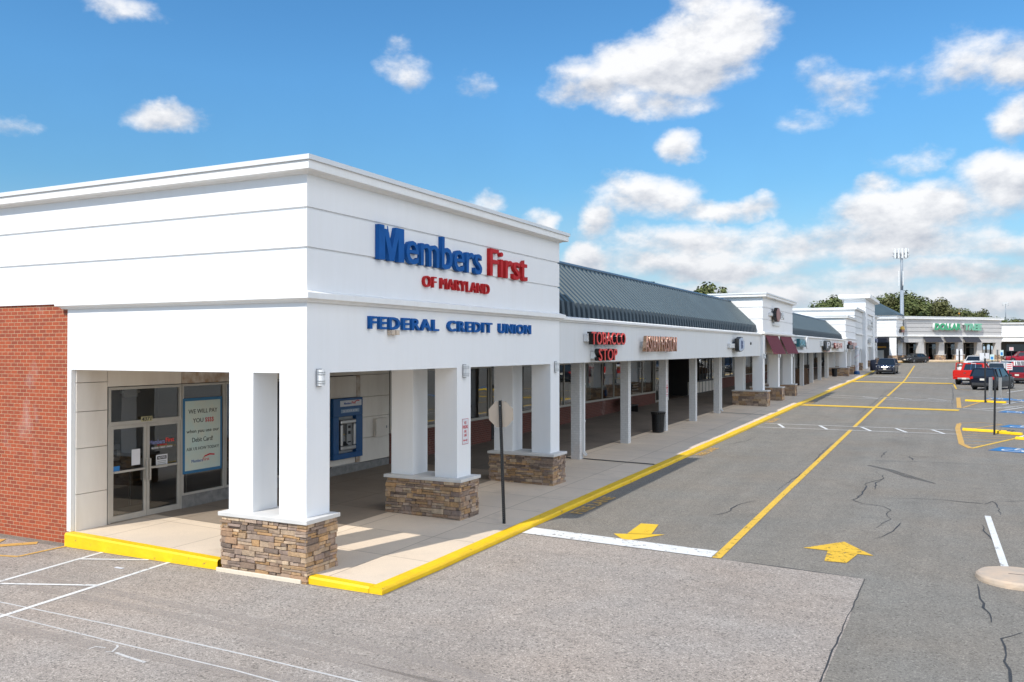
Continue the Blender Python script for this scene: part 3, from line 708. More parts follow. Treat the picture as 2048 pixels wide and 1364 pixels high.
# recessed shop wall: stained panels with open joints
def panel(y0, y1, z0, z1, mat, parent=T, x=XS, name='wall_panel'):
    m = MB(); m.box(x-.13,y0+.006,z0+.006,x,y1-.006,z1-.006); return obj(name, m, mat, parent, bevel=.004)
for z0, z1 in ((.22,1.05),(1.05,2.02),(2.02,2.80),(2.80,3.42),(3.42,3.72)): panel(12.28, 13.05, z0, z1, PANEL)
panel(13.05, 15.11, 3.30, 3.72, PANEL); panel(15.11, 18.2, 3.30, 3.72, RUST); panel(18.2, 20.75, 3.30, 3.72, PANEL)
panel(15.11, 20.75, .2, .60, MARB, name='dado')
panel(20.75, 23.84, .2, .565, MARB, name='dado')
panel(20.75, 22.05, 2.64, 3.30, PANEL); panel(20.75, 23.84, 3.32, 3.72, PANEL); panel(22.05, 22.25, .57, 3.32, RUST)
for z0, z1 in ((.57,1.32),(1.32,1.98),(1.98,2.62),(2.62,3.32)): panel(22.25, 23.84, z0, z1, PANEL)
panel(20.75, 22.05, .57, 2.64, PANEL, x=-16.50)
m = MB(); m.box(-16.9,23.70,.2,-16.60,23.86,3.72); m.box(-16.75,12.27,.2,-16.60,23.84,.55); obj('wall_core', m, DKINT, T)
window(T, 13.07, 15.10, 2.46, 3.29, fw=.06, name='transom'); window(T, 15.12, 16.50, .60, 3.29); window(T, 16.52, 20.74, .60, 3.29, mulls=(18.0,19.4))
m = MB(); m.box(-16.52,13.06,.285,XS+.01,13.125,2.45); m.box(-16.52,15.075,.285,XS+.01,15.115,2.45); m.box(-16.53,13.06,2.435,XS+.012,15.1,2.475); obj('door_frame', m, ALU, T)
glass_door(T, 13.13, 14.095, .30, 2.43); glass_door(T, 14.105, 15.07, .30, 2.43, hinge=1)
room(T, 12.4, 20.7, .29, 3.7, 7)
# small fittings about the entrance
def plate(name, label, cat, x, y0, y1, z0, z1, mat, th=.006, group=None, parent=None):
    m = MB(); m.box(x, y0, z0, x+th, y1, z1); o = obj(name, m, mat, parent, world=bool(parent) )
    if label: tag(o, label, cat, group)
    return o
POSTB = paint('poster_blue_border', (.03,.15,.30), .5, .04); POSTG = paint('pale_green_poster', (.46,.58,.54), .5, .08, 2.5, dirt=(.56,.57,.47))
INK = paint('black_ink', (.02,.02,.022), .6, 0); REDINK = paint('red_ink', (.52,.02,.03), .6, 0); PAPER = paint('white_paper', (.66,.66,.68), .7, .03); BLUINK = paint('blue_ink', (.02,.08,.32), .6, 0)
po = thing('poster', 'pale green window poster with a blue border and serif slogan about pay', 'poster', (XS+.018,15.77,1.1))
m = MB(); m.box(XS+.018,15.135,1.11,XS+.024,16.395,2.938); obj('border', m, POSTB, po)
m = MB(); m.box(XS+.020,15.20,1.18,XS+.028,16.33,2.87); obj('face', m, POSTG, po)
for s, y0, w, z, h, mt in (('WE WILL PAY',15.30,.93,2.56,.105,INK),('YOU',15.44,.33,2.335,.105,INK),('$$$$',15.83,.28,2.32,.125,REDINK),('when you use our',15.24,1.05,2.06,.115,INK),('Debit Card!',15.42,.66,1.86,.11,INK),('ASK US HOW TODAY!',15.24,1.04,1.66,.075,INK),('Members',15.40,.36,1.36,.075,BLUINK),('First',15.76,.21,1.37,.08,REDINK)):
    lettering('lettering', s, mt, '+x', (XS+.029,y0,z), w, h, .003, po, bold=0)
m = MB(); m.prism([(15.78,1.46),(15.98,1.50),(16.14,1.48),(16.14,1.515),(15.98,1.54),(15.82,1.50)], XS+.029, XS+.032, 'x'); obj('flag_emblem', m, REDINK, po)
nm = thing('house_number', 'black house number on a yellowed strip over the double doors', 'number plate', (XS+.016,14.08,2.5))
m = MB(); m.box(XS+.016,13.92,2.478,XS+.022,14.235,2.592); obj('backing', m, paint('yellowed_strip', (.40,.36,.20), .6, .05), nm)
lettering('lettering', '4371', INK, '+x', (XS+.022,13.94,2.49), .27, .09, .004, nm, sheer=.15)
dl = thing('door_decal', 'blue and red lettering decal on the right hand glass door', 'decal', (XS-.02,14.55,1.95))
lettering('lettering', 'Members', paint('pale_blue_decal', (.20,.22,.42), .5, 0), '+x', (XS-.022,14.19,1.92), .44, .10, .003, dl)
lettering('lettering', 'First', paint('bright_red_decal', (.70,.05,.04), .5, 0), '+x', (XS-.022,14.66,1.94), .25, .10, .003, dl)
lettering('lettering', 'OF MARYLAND', REDINK, '+x', (XS-.022,14.42,1.875), .28, .035, .003, dl); lettering('lettering', 'FEDERAL CREDIT UNION', PAPER, '+x', (XS-.022,14.25,1.81), .6, .04, .003, dl)
nt_ = thing('notice', 'white notice sheet with a black heading on the right hand door', 'notice', (XS-.015,14.5,1.4))
m = MB(); m.box(XS-.022,14.38,1.36,XS-.017,14.71,1.66); obj('sheet', m, PAPER, nt_)
m = MB(); m.box(XS-.0165,14.41,1.55,XS-.014,14.68,1.63); obj('heading_bar', m, INK, nt_); lettering('lettering', 'NOTICE', PAPER, '+x', (XS-.0135,14.44,1.565), .21, .05, .002, nt_)
for z in (1.50,1.46,1.42): lettering('lettering', 'please read before entering', INK, '+x', (XS-.0165,14.42,z), .25, .02, .002, nt_) if False else obj('text_line', MB().box(XS-.0165,14.42,z,XS-.0145,14.67,z+.018), GPLA, nt_)
plate('paper_notice', 'plain white sheet taped inside the left hand door glass', 'notice', XS-.022, 13.70, 13.93, 1.50, 1.86, PAPER)
plate('sticker', 'small blue sticker at the hinge side of the left hand door', 'sticker', XS-.022, 13.21, 13.38, 1.40, 1.53, LBLUE)
ex = thing('emergency_light', 'white emergency light box behind the glass above the doors', 'emergency light', (-16.75,13.85,3.1))
m = MB(); m.box(-16.78,13.68,3.04,-16.70,14.06,3.22); obj('body', m, WPLA, ex, bevel=.01)
for y_ in (13.62,14.06): obj('lamp_head', MB().cyl((-16.74,y_,3.16),(-16.74,y_+.06,3.16),.035), LAMPG, ex)
sn = thing('sanitiser_dispenser', 'pale hand sanitiser dispenser hanging inside the left door glass', 'dispenser', (-16.9,13.5,1.7))
m = MB(); m.box(-16.92,13.45,1.60,-16.82,13.68,1.98); obj('body', m, WPLA, sn, bevel=.02); m = MB(); m.box(-16.818,13.50,1.70,-16.81,13.58,1.86); obj('window', m, INK, sn)
def stanchion(x, y, lab):
    t = thing('stanchion', lab, 'stanchion', (x,y,.30), 0, 'queue posts inside the entrance')
    obj('base', MB().lathe([(.15,0),(.15,.012),(.10,.03),(.02,.04)], 16), SILV, t, world=False, smooth=False); obj('post', MB().cyl((0,0,.03),(0,0,.98),.022,n=10), SILV, t, world=False)
    obj('belt_head', MB().cyl((0,0,.96),(0,0,1.05),.035,n=10), BLACK, t, world=False)
for x, y, l in ((-17.0,13.30,'leftmost chrome queue post inside the double doors'),(-17.2,14.25,'chrome queue post just inside where the two doors meet'),(-16.95,14.62,'chrome queue post nearest the glass of the right hand door'),(-17.5,14.95,'far chrome queue post inside the right hand door'),(-17.1,15.85,'chrome queue post inside below the pale green poster')): stanchion(x, y, l)
ch = thing('waiting_chair', 'dark waiting chair inside behind the left hand door', 'chair', (-18.0,13.75,.30))
obj('seat', MB().box(-.25,-.24,.42,.25,.24,.48), BLACK, ch, world=False); obj('backrest', MB().box(-.27,-.24,.55,-.22,.24,.95), BLACK, ch, world=False)
for i in (-.22,.22):
    for j in (-.21,.21): obj('leg', MB().cyl((i,j,0),(i,j,.43),.015,n=8), SILV, ch, world=False)
# cash machine
at = thing('cash_machine', 'blue wall cash machine with a steel fascia in the recessed wall', 'cash machine', (XS,21.5,.79))
m = MB(); x = XS+.005
for a, b, c, d in ((20.80,22.245,2.08,2.635),(20.80,22.245,.79,.96),(20.80,21.05,.96,2.08),(21.90,22.245,.96,2.08)): m.box(XS-.06,a,c,x+.10,b,d)
obj('surround', m, ATMB, at, bevel=.015)
m = MB(); m.box(XS-.06,21.05,.96,XS-.03,21.90,2.08); obj('recess', m, GPLA, at)
m = MB()
for a, b, c, d in ((21.12,21.86,1.85,1.98),(21.12,21.86,1.05,1.18),(21.12,21.22,1.18,1.85),(21.76,21.86,1.18,1.85)): m.box(XS-.03,a,c,x+.14,b,d)
obj('fascia_ring', m, SILV, at, bevel=.03)
m = MB(); m.box(XS-.03,21.22,1.50,XS+.03,21.52,1.85); obj('screen', m, CARGL, at)
m = MB(); m.box(XS-.03,21.52,1.18,XS+.04,21.76,1.85); obj('reader_panel', m, GPLA, at)
m = MB(); m.box(XS+.04,21.58,1.70,XS+.046,21.70,1.78); m.box(XS+.04,21.58,1.52,XS+.046,21.70,1.62); m.box(XS+.04,21.56,1.26,XS+.046,21.72,1.30); obj('slot', m, INK, at)
m = MB(); m.add([(XS-.03,21.22,1.30),(XS-.03,21.52,1.30),(XS+.11,21.52,1.19),(XS+.11,21.22,1.19),(XS-.03,21.22,1.18),(XS-.03,21.52,1.18)], [(0,3,2,1),(0,4,3),(1,2,5)]); obj('keypad', m, INK, at)
m = MB(); m.box(x+.10,21.10,2.385,x+.108,22.16,2.565); s_ = obj('header_sign', m, PAPER, at)
lettering('lettering', 'Members', BLUINK, '+x', (x+.109,21.28,2.44), .36, .07, .003, s_); lettering('lettering', 'First', REDINK, '+x', (x+.109,21.66,2.45), .2, .08, .003, s_); obj('flag_emblem', MB().prism([(21.82,2.50),(21.95,2.53),(22.05,2.52),(22.05,2.55),(21.95,2.56),(21.83,2.53)], x+.109, x+.112, 'x'), REDINK, s_)
m = MB(); m.box(x+.10,21.14,2.19,x+.107,22.05,2.30); s_ = obj('header_sign', m, paint('pale_blue_strip', (.25,.36,.50), .5, .04), at)
lettering('lettering', '24 HOUR ATM', PAPER, '+x', (x+.108,21.22,2.21), .72, .07, .003, s_)
m = MB(); m.box(XS-.02,20.80,.565,XS+.03,22.2,.60); obj('sill', m, SILV, at)
ub = thing('utility_box', 'beige wall box on the peeling panel right of the cash machine', 'box', (XS,23.26,1.31))
obj('body', MB().box(XS,22.94,1.31,XS+.13,23.59,1.90), PANEL, ub, bevel=.01); obj('latch', MB().box(XS+.13,23.48,1.56,XS+.145,23.52,1.64), GPLA, ub)
# wall lamps
def wall_lamp(x, y, z, lab, s=1., group='wall lamps on the tower piers'):
    t = thing('wall_lamp', lab, 'wall lamp', (x,y,z), 0, group)
    obj('back_plate', MB().box(0,-.065*s,-.16*s,.03*s,.065*s,.16*s), GPLA, t, world=False)
    m = MB(); n = 8
    poly = [(.03*s,-.08*s)]+[(.03*s+.10*s*math.cos(R(a)), .08*s*math.sin(R(a))) for a in range(-90, 91, 20)]+[(.03*s,.08*s)]
    m.prism(poly, -.145*s, .145*s); obj('shade', m, LAMPG, t, world=False)
    m = MB(); pl = [(a*1.10, b*1.12) for a, b in poly]
    for q in (-.10,-.06,.06,.10): m.prism(pl, (q-.006)*s, (q+.006)*s)
    obj('cage_ring', m, SILV, t, world=False); return t
wall_lamp(-10.206, 12.53, 3.62, 'wall lamp on the nearest corner pier, largest of the lamps'); wall_lamp(-10.206, 17.87, 3.62, 'wall lamp above the no parking plate on the middle pier'); wall_lamp(-10.206, 23.25, 3.62, 'wall lamp on the pier where the tower meets the arcade')
# fascia lettering of the tower
sg = thing('wall_sign', 'large blue and red raised letters high on the white corner tower', 'sign', (-10.2,17.5,5.9))
X0 = -10.206
MP = [(0,0),(.21,0),(.21,.50),(.37,0),(.53,0),(.69,.50),(.69,0),(.90,0),(.90,.70),(.60,.70),(.45,.24),(.30,.70),(0,.70)]
obj('blue_lettering', MB().prism([(14.28+a, 5.945+b) for a, b in MP], X0, X0+.10, 'x'), BLUEL, sg)
lettering('blue_lettering', 'embers', BLUEL, '+x', (X0,15.27,5.945), 3.33, .73, .10, sg, bold=.006)
lettering('red_lettering', 'First', REDL, '+x', (X0,19.02,5.965), 2.16, .69, .10, sg, bold=.006)
lettering('red_lettering', 'OF MARYLAND', REDL, '+x', (X0,16.0,5.50), 3.06, .25, .07, sg, bold=.0, spacing=1.1)
obj('bracket_tag', MB().box(X0+.20,14.32,6.55,X0+.206,14.40,6.63), WPLA, sg)
sg = thing('wall_sign', 'row of blue raised capitals under the moulding of the corner tower', 'sign', (-10.2,17.5,4.5))
for s, y, w in (('FEDERAL',14.02,2.62),('CREDIT',17.04,2.16),('UNION',19.58,1.90)): lettering('lettering', s, BLUEL, '+x', (X0,y,4.54), w, .255, .07, sg, bold=.022, spacing=1.18)
fl = thing('floodlight', 'tiny grey twin floodlight under the row of blue capitals', 'floodlight', (X0,14.85,4.43))
obj('body', MB().box(0,-.14,0,.12,-.02,.10).box(0,.02,0,.12,.14,.10), SIGNBACK, fl, world=False, bevel=.01); obj('arm', MB().box(-.005,-.02,.03,.05,.02,.12), GPLA, fl, world=False)
def pier_plate(x, y, z, lab, w=.30, h=.62):
    t = thing('parking_sign', lab, 'sign', (x,y,z), 0, 'no parking plates on the columns')
    poly = [(-w/2,0),(w/2,0),(w/2,h),(-w/2,h)]
    obj('plate', MB().box(0,-w/2,0,.006,w/2,h), PAPER, t, world=False, bevel=.002)
    m = MB(); e = .008
    for a, b, c, d in ((-w/2+e,w/2-e,e,e*2),(-w/2+e,w/2-e,h-e*2,h-e),(-w/2+e,-w/2+2*e,e,h-e),(w/2-2*e,w/2-e,e,h-e)): m.box(.006,a,c,.008,b,d)
    obj('border', m, REDINK, t, world=False)
    for s, zz, ww, hh in (('NO',.48,.10,.075),('PARKING',.375,.24,.085),('FIRE',.28,.11,.06),('LANE',.19,.13,.065)): lettering('lettering', s, REDINK, '+x', (.006,-ww/2,zz), ww, hh, .003, t, world=False, bold=0)
    obj('arrow', MB().prism([(-.10,.10),(-.06,.07),(-.06,.09),(.06,.09),(.06,.07),(.10,.10),(.06,.13),(.06,.11),(-.06,.11),(-.06,.13)], .006, .009, 'x'), REDINK, t, world=False)
pier_plate(-10.206, 17.93, 1.87, 'red and white no parking plate on the middle tower pier'); 
# stop sign seen from behind
st = thing('stop_sign', 'octagonal sign seen from behind on a black perforated post at the kerb', 'road sign', (-9.03,17.67,.14))
obj('post', MB().box(-.03,-.03,-.05,.03,.03,2.82), BLACK, st, world=False)
m = MB()
for k in range(58): z = .12+k*.045; m.box(-.009,-.0318,z,.009,-.0302,z+.018)
obj('post_holes', m, paint('post_hole_grey', (.12,.12,.12), .8, 0), st, world=False)
O8 = [(.32*math.cos(R(22.5+45*k)), 2.50+.32*math.sin(R(22.5+45*k))) for k in range(8)]
obj('plate', MB().prism(O8, .032, .036, 'y'), SIGNBACK, st, world=False); obj('red_face', MB().prism([(a*.97,2.50+(b-2.50)*.97) for a, b in O8], .0365, .0385, 'y'), REDL, st, world=False)
obj('bolt', MB().cyl((0,-.034,2.70),(0,-.030,2.70),.012,n=8), SILV, st, world=False)
st.rotation_euler = (0, R(-2.0), R(9))

# ================================================================== first arcade
A1 = thing('shop_building', 'long low shop row with a ribbed blue-grey roof next to the corner tower', 'building', (-14,40,0), 0, 'shop rows of the strip')
f1 = rect(-30,23.573,-10.36,55.66)
block(A1, f1, 3.702, 5.0, mat=GREYW, name='fascia'); band(A1, f1, 4.965, k=.8, h=.17); mansard(A1, 23.6, 55.63)
for y in (28.03,33.20,38.45,43.70,48.95): brick_column(A1, y)
downspout(A1, -11.37, 28.22, sw(-11.4,28.2), 3.70); downspout(A1, -11.37, 49.1, sw(-11.4,49), 3.70)
def dado_run(parent, y0, y1, zt, mat=DADO, x=XS):
    m = MB(); m.box(x-.2,y0,sw(x,y0)-.2,x,y1,zt); o = obj('brick_dado', m, mat, parent)
    obj('sill', MB().box(x-.03,y0,zt,x+.05,y1,zt+.04), ALU, o)
dado_run(A1, 23.87, 31.05, 1.34); dado_run(A1, 33.4, 39.9, 1.34); dado_run(A1, 40.3, 53.35, 1.36)
window(A1, 23.87, 31.05, 1.38, 3.42, mulls=(25.6,27.3,29.0,30.83)); window(A1, 33.4, 39.9, 1.38, 3.42, mulls=(35.2,37.0,38.6)); window(A1, 40.3, 53.35, 1.40, 3.42, mulls=(41.4,43.84,45.64,48.3,50.75,53.0))
def door_set(parent, y0, y1, z, fm=ALU):
    w = (y1-y0)/2
    glass_door(parent, y0+.02, y0+w-.005, z+.02, z+2.15, fm=fm); glass_door(parent, y0+w+.005, y1-.02, z+.02, z+2.15, fm=fm, hinge=1); window(parent, y0, y1, z+2.2, 3.42, fm=fm, name='transom')
door_set(A1, 31.08, 33.37, .44, DARKFR); door_set(A1, 53.38, 55.4, .70)
obj('pilaster', MB().box(XS-.2,39.92,.3,XS+.06,40.28,3.72), TRIMW, A1); obj('pilaster', MB().box(XS-.2,55.45,.5,XS+.03,56.2,3.72), TRIMW, A1)
obj('header_panel', MB().box(XS-.12,23.87,3.43,XS,61.7,3.74), PANEL, A1)
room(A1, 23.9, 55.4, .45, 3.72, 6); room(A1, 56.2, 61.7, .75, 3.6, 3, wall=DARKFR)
obj('blind', MB().box(-17.05,40.5,1.45,-17.03,43.6,2.35), paint('pale_green_blind', (.36,.42,.39), .7, .06), A1)
obj('blind', MB().box(-17.05,50.9,1.45,-17.03,53.2,2.3), paint('grey_green_blind', (.30,.36,.33), .7, .06), A1)
obj('display_panel', MB().box(-17.02,42.4,2.3,-17.0,43.6,3.35), GPLA, A1)
obj('display_panel', MB().box(-17.0,45.7,2.4,-16.98,48.2,3.38), SIGNBACK, A1)
# window posters
bp = thing('poster', 'fast food photo poster behind the arcade glass left of the second column', 'poster', (XS-.04,44.75,1.45))
obj('sheet', MB().box(XS-.06,43.9,1.47,XS-.05,45.58,2.75), paint('tan_poster', (.28,.13,.08), .5, .1, 2.), bp)
for c, rr, mt in (((44.25,2.05),(.34,.16),PAPER),((44.5,1.75),(.25,.18),LBLUE),((45.2,2.35),(.30,.22),ORANGE),((45.15,1.85),(.34,.17),WOOD),((44.05,2.45),(.12,.2),REDINK)):
    obj('picture', MB().prism([(c[0]+rr[0]*math.cos(t*.4), c[1]+rr[1]*math.sin(t*.4)) for t in range(16)], XS-.049, XS-.044, 'x'), mt, bp)
dp = thing('poster', 'black poster with a brown picture and white text lines in the arcade glass', 'poster', (XS-.04,49.5,1.45))
obj('sheet', MB().box(XS-.06,48.4,1.47,XS-.05,50.65,3.0), INK, dp)
obj('picture', MB().prism([(48.8,2.2),(50.2,2.2),(50.0,2.55),(49.5,2.85),(49.0,2.6)], XS-.049, XS-.045, 'x'), WOOD, dp)
for z in (2.0,1.84,1.68): obj('text_line', MB().box(XS-.049,48.9,z,XS-.046,50.1,z+.07), PAPER, dp)
rd = plate('hanging_banner', 'narrow red banner hanging behind the arcade glass under the red letters', 'banner', XS-.055, 41.9, 42.2, 2.35, 3.35, REDL)
# signs of the first arcade
def raceway(t, y0, y1, z0, z1, x=-10.356, d=.16): obj('raceway', MB().box(x,y0,z0,x+d,y1,z1), WPLA, t, bevel=.01)
def channel(t, s, y, z, w, h, face, side, x=-10.2, d=.22, bold=.03, **k):
    lettering('letter_sides', s, side, '+x', (x,y,z), w, h, d, t, bold=bold+.006, **k); lettering('letter_faces', s, face, '+x', (x+d,y,z), w, h, .025, t, bold=bold, **k)
s1 = thing('wall_sign', 'red channel letters in two lines with black sides on the arcade fascia', 'sign', (-10.3,27.3,3.75))
raceway(s1, 25.85, 29.6, 4.38, 4.61); raceway(s1, 26.45, 28.4, 3.82, 4.05)
channel(s1, 'TOBACCO', 25.78, 4.28, 3.25, .42, REDN, BLACK, d=.15, bold=.004, spacing=1.08); channel(s1, 'STOP', 26.42, 3.75, 1.75, .40, REDN, BLACK, d=.15, bold=.004, spacing=1.08)
s2 = thing('wall_sign', 'copper mirrored letters with red faces beside the red two-line sign', 'sign', (-10.3,33.5,4.0))
raceway(s2, 31.72, 35.4, 4.20, 4.43); channel(s2, 'ASIAN FUSION', 31.42, 4.03, 4.2, .61, paint('copper_face', (.50,.25,.18), .3, .1, 9), BRASS, bold=0, d=.13, spacing=1.1)
s3 = thing('wall_sign', 'small dark wave-edged box sign with blue outline letters near the awnings', 'sign', (-10.3,48.3,3.9))
raceway(s3, 46.45, 47.6, 4.19, 4.43)
poly = [(47.55,4.05),(47.9,3.98),(48.3,4.0),(48.7,4.08),(49.05,4.2),(49.05,4.55),(48.7,4.62),(48.6,4.78),(48.1,4.80),(47.9,4.74),(47.55,4.70)]
obj('case', MB().prism(poly, -10.2, -9.98, 'x'), BLACK, s3); obj('face', MB().prism([(48.3+(a-48.3)*.93, 4.38+(b-4.38)*.9) for a, b in poly], -9.979, -9.965, 'x'), paint('pale_blue_sign_face', (.42,.48,.58), .4, .05), s3)
lettering('lettering', 'SHOP', DKBL, '+x', (-9.965,47.75,4.2), 1.1, .35, .02, s3) if False else lettering('lettering', 'B', DKBL, '+x', (-9.965,48.1,4.15), .4, .45, .02, s3)
tag(obj('wall_vent', MB().cyl((-10.36,52.6,4.46),(-10.30,52.6,4.46),.09,.07,14), BLACK), 'small dark round vent in the arcade fascia beside the maroon awnings', 'vent')
pier_plate(-11.366, 38.62, 1.95, 'red and white no parking plate on the brick column behind the bin', .22, .75)
# litter bins and bench
def bin_(x, y, z, lab):
    t = thing('litter_bin', lab, 'litter bin', (x,y,z), 0, 'black slatted litter bins')
    m = MB(); n = 26
    for k in range(n):
        a = 2*math.pi*k/n; p = lambda r, zz: (r*math.cos(a), r*math.sin(a), zz)
        m.bar(p(.25,.04), p(.285,.80), .045, .012, up=(math.cos(a), math.sin(a), 0)); m.bar(p(.285,.80), p(.33,.90), .045, .012, up=(math.cos(a), math.sin(a), 0))
    obj('slats', m, BLACK, t, world=False)
    m = MB()
    for r, zz in ((.255,.06),(.272,.42),(.292,.80),(.335,.90)): m.lathe([(r-.012,zz),(r+.006,zz),(r+.006,zz+.03),(r-.012,zz+.03)], 26)
    obj('hoop', m, BLACK, t, world=False)
    obj('liner', MB().lathe([(.23,.03),(.25,.80),(.30,.87),(.31,.885),(.22,.86)], 20), paint('bin_liner', (.02,.02,.022), .35, .05), t, world=False); return t
bin_(-11.52, 37.75, .385, 'black slatted litter bin at a brick column of the near arcade')
bn = thing('bench', 'low black bench against the brick dado under the arcade', 'bench', (-15.7,46.2,.55))
obj('seat', MB().box(-.22,-.8,.40,.22,.8,.46), BLACK, bn, world=False); obj('backrest', MB().box(-.26,-.8,.50,-.21,.8,.85), BLACK, bn, world=False)
for q in (-.7,.7): obj('leg', MB().box(-.22,q-.03,0,.22,q+.03,.40), BLACK, bn, world=False)

# ================================================================== second tower (maroon awnings)
T2 = thing('shop_tower', 'square white tower with two maroon awnings and an octagon sign', 'building', (-12,61.6,0))
f2 = rect(-13.35,55.66,-10.2,67.62)
block(T2, f2, 5.06, 7.395, (6.015,6.765), name='parapet_wall', gw=.03); cornice(T2, f2, 7.39, 1.15); band(T2, f2, 5.03)
block(T2, rect(-13.3,55.664,-10.203,67.616), 3.80, 5.05, name='fascia'); block(T2, rect(-30,55.67,-13.37,67.61), 3.80, 5.4, name='rear_block')
for i, (y, sd_) in enumerate(((55.664,11),(61.30,12),(66.95,13))): pier(T2, y, y+.65, .42, 3.80, 1.53, xo=(-10.83,-10.205), xi=(-11.95,-11.4), bx=(-12.05,-9.93), by=(y-.18,y+.85), coarse=True, seed=sd_)
wall_lamp(-10.203, 55.98, 3.68, 'wall lamp just left of the first maroon awning'); wall_lamp(-10.203, 61.62, 3.68, 'wall lamp between the two maroon awnings'); wall_lamp(-10.203, 67.28, 3.68, 'wall lamp just right of the second maroon awning')
def awning(lab, M, y0, y1, z0, z1, proj, mat, group, name='awning'):
    """sloped canvas on a wall: local x runs outward, y along the wall"""
    t = thing(name, lab, 'awning', M[0], M[1], group)
    obj('canvas', MB().add([(0,y0,z1),(0,y1,z1),(proj,y1,z0),(proj,y0,z0),(0,y0,z1-.03),(0,y1,z1-.03),(proj-.02,y1,z0),(proj-.02,y0,z0)], [(0,3,2,1),(4,5,6,7),(0,1,5,4),(3,7,6,2),(0,4,7,3),(1,2,6,5)]), mat, t, world=False)
    m = MB()
    for y in (y0+.03, y1-.03): m.bar((0,y,z0+.02),(proj,y,z0+.02),.025); m.bar((.01,y,z0),(.01,y,z1-.04),.025)
    m.bar((proj-.03,y0,z0+.015),(proj-.03,y1,z0+.015),.025); obj('frame', m, DARKFR, t, world=False); return t
awning('maroon awning on the left, nearer the octagon tower corner', ((-10.19,0,0),0), 56.5, 61.15, 3.80, 5.02, .55, MAROON, 'maroon awnings')
awning('maroon awning on the right, farther along the octagon tower', ((-10.19,0,0),0), 62.0, 66.85, 3.80, 5.02, .55, MAROON, 'maroon awnings')
s4 = thing('wall_sign', 'brick red octagon with white raised letters on the second tower', 'sign', (-10.1,60,5.9))
raceway(s4, 57.6, 61.5, 6.3, 6.5, -10.198, .14)
oc = [(59.3+.85*math.cos(R(22.5+45*k)), 6.4+.5*math.sin(R(22.5+45*k))) for k in range(8)]
obj('octagon_case', MB().prism(oc, -10.05, -9.85, 'x'), BLACK, s4); obj('octagon_face', MB().prism([(59.3+(a-59.3)*.93, 6.4+(b-6.4)*.93) for a, b in oc], -9.849, -9.835, 'x'), OCTR, s4)
lettering('lettering', 'ZA', WPLA, '+x', (-10.06,60.3,6.15), 1.5, .5, .2, s4); lettering('lettering', "+", WPLA, '+x', (-10.19,62.2,6.45), .4, .3, .03, s4)
obj('name_strip', MB().box(-10.197,59.0,5.69,-10.10,61.6,5.83), WPLA, s4)
window(A1, 64.3, 69.2, 1.75, 3.40, mulls=(65.3,66.3,67.3,68.3), fm=DARKFR); obj('white_dado', MB().box(XS-.2,61.75,.5,XS,69.2,1.72), PANEL, A1)
m = MB()
for y in (64.3,65.3,66.3,67.3,68.3,69.15): m.box(XS,y,.85,XS+.02,y+.06,1.72)
m.box(XS,61.8,.80,XS+.02,69.2,.86); m.box(XS,61.8,1.66,XS+.03,69.2,1.74); obj('dado_batten', m, DARKFR, A1)
obj('window_film', MB().box(XS-.045,64.4,1.82,XS-.04,69.1,2.25), paint('turquoise_film', (.04,.22,.32), .4, .05), A1)
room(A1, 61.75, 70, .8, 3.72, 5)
# ================================================================== second arcade
A2 = thing('shop_building', 'farther shop row with ribbed roof between the octagon tower and the stepped store', 'building', (-14,86,0), 0, 'shop rows of the strip')
f3 = rect(-30,67.63,-10.36,106.68); block(A2, f3, 3.81, 5.1, mat=GREYW, name='fascia'); band(A2, f3, 5.04, k=.8, h=.17); mansard(A2, 67.66, 106.65, (5.2,5.75,7.32), (-10.68,-10.74,-12.42))
for y in (71.2,76.3,81.5,87.85,93.9,99.6): brick_column(A2, y, zt=3.81)
downspout(A2, -11.37, 99.8, sw(-11.4,99.8), 3.81)
dado_run(A2, 70.1, 106, 1.75); window(A2, 70.1, 106, 1.79, 3.5, mulls=tuple(72+3*k for k in range(12)), fm=DARKFR); room(A2, 70.1, 106, .95, 3.8, 4)
obj('header_panel', MB().box(XS-.12,70.1,3.5,XS,106,3.83), PANEL, A2)
s = thing('wall_sign', 'teal box letters with a white oval above a small white panel', 'sign', (-10.3,72,3.85)); raceway(s, 68.9, 74.5, 4.55, 4.75)
obj('box_letters', MB().prism([(69.5,4.3),(74.3,4.3),(74.3,4.93),(69.5,4.93)], -10.2, -9.95, 'x'), TEAL, s); obj('oval', MB().prism([(73.2+.75*math.cos(t*.35), 4.62+.48*math.sin(t*.35)) for t in range(18)], -9.94, -9.87, 'x'), WPLA, s)
lettering('lettering', 'CAL', paint('pale_teal_letters', (.12,.40,.48), .3, 0), '+x', (-9.95,69.7,4.42), 2.6, .4, .03, s); obj('name_strip', MB().box(-10.2,68.9,3.87,-10.1,73.4,4.02), PAPER, s)
s = thing('wall_sign', 'dark round-topped sign with a small pink strip below, middle of the far arcade', 'sign', (-10.3,87.5,3.85)); raceway(s, 85.0, 88, 4.4, 4.9)
obj('letter_case', MB().prism([(86.1,4.05),(88,3.9),(90,4.2),(90.2,4.7),(89,4.95),(86.2,4.9)], -10.2, -9.95, 'x'), BLACK, s); lettering('lettering', 'P', PAPER, '+x', (-9.95,86.8,4.2), 2.2, .6, .03, s); obj('name_strip', MB().box(-10.2,87,3.84,-10.15,91,4.0), PINK, s)
s = thing('wall_sign', 'dark red letters on a grey raceway at the end of the far arcade', 'sign', (-10.3,97.5,4.1)); raceway(s, 92.0, 95, 4.3, 4.5)
channel(s, 'DELI', 94.4, 4.18, 6.3, .58, PINK, paint('dark_red_case', (.16,.03,.03), .4, .05), bold=.05)
bin_(-11.15, 104.2, sw(-11.1,104), 'black slatted litter bin beside the stone pier of the far store')
bd = thing('leaning_board', 'brown boards leaning between columns of the far arcade', 'board', (-11.95,82.5,sw(-11.9,82.5)))
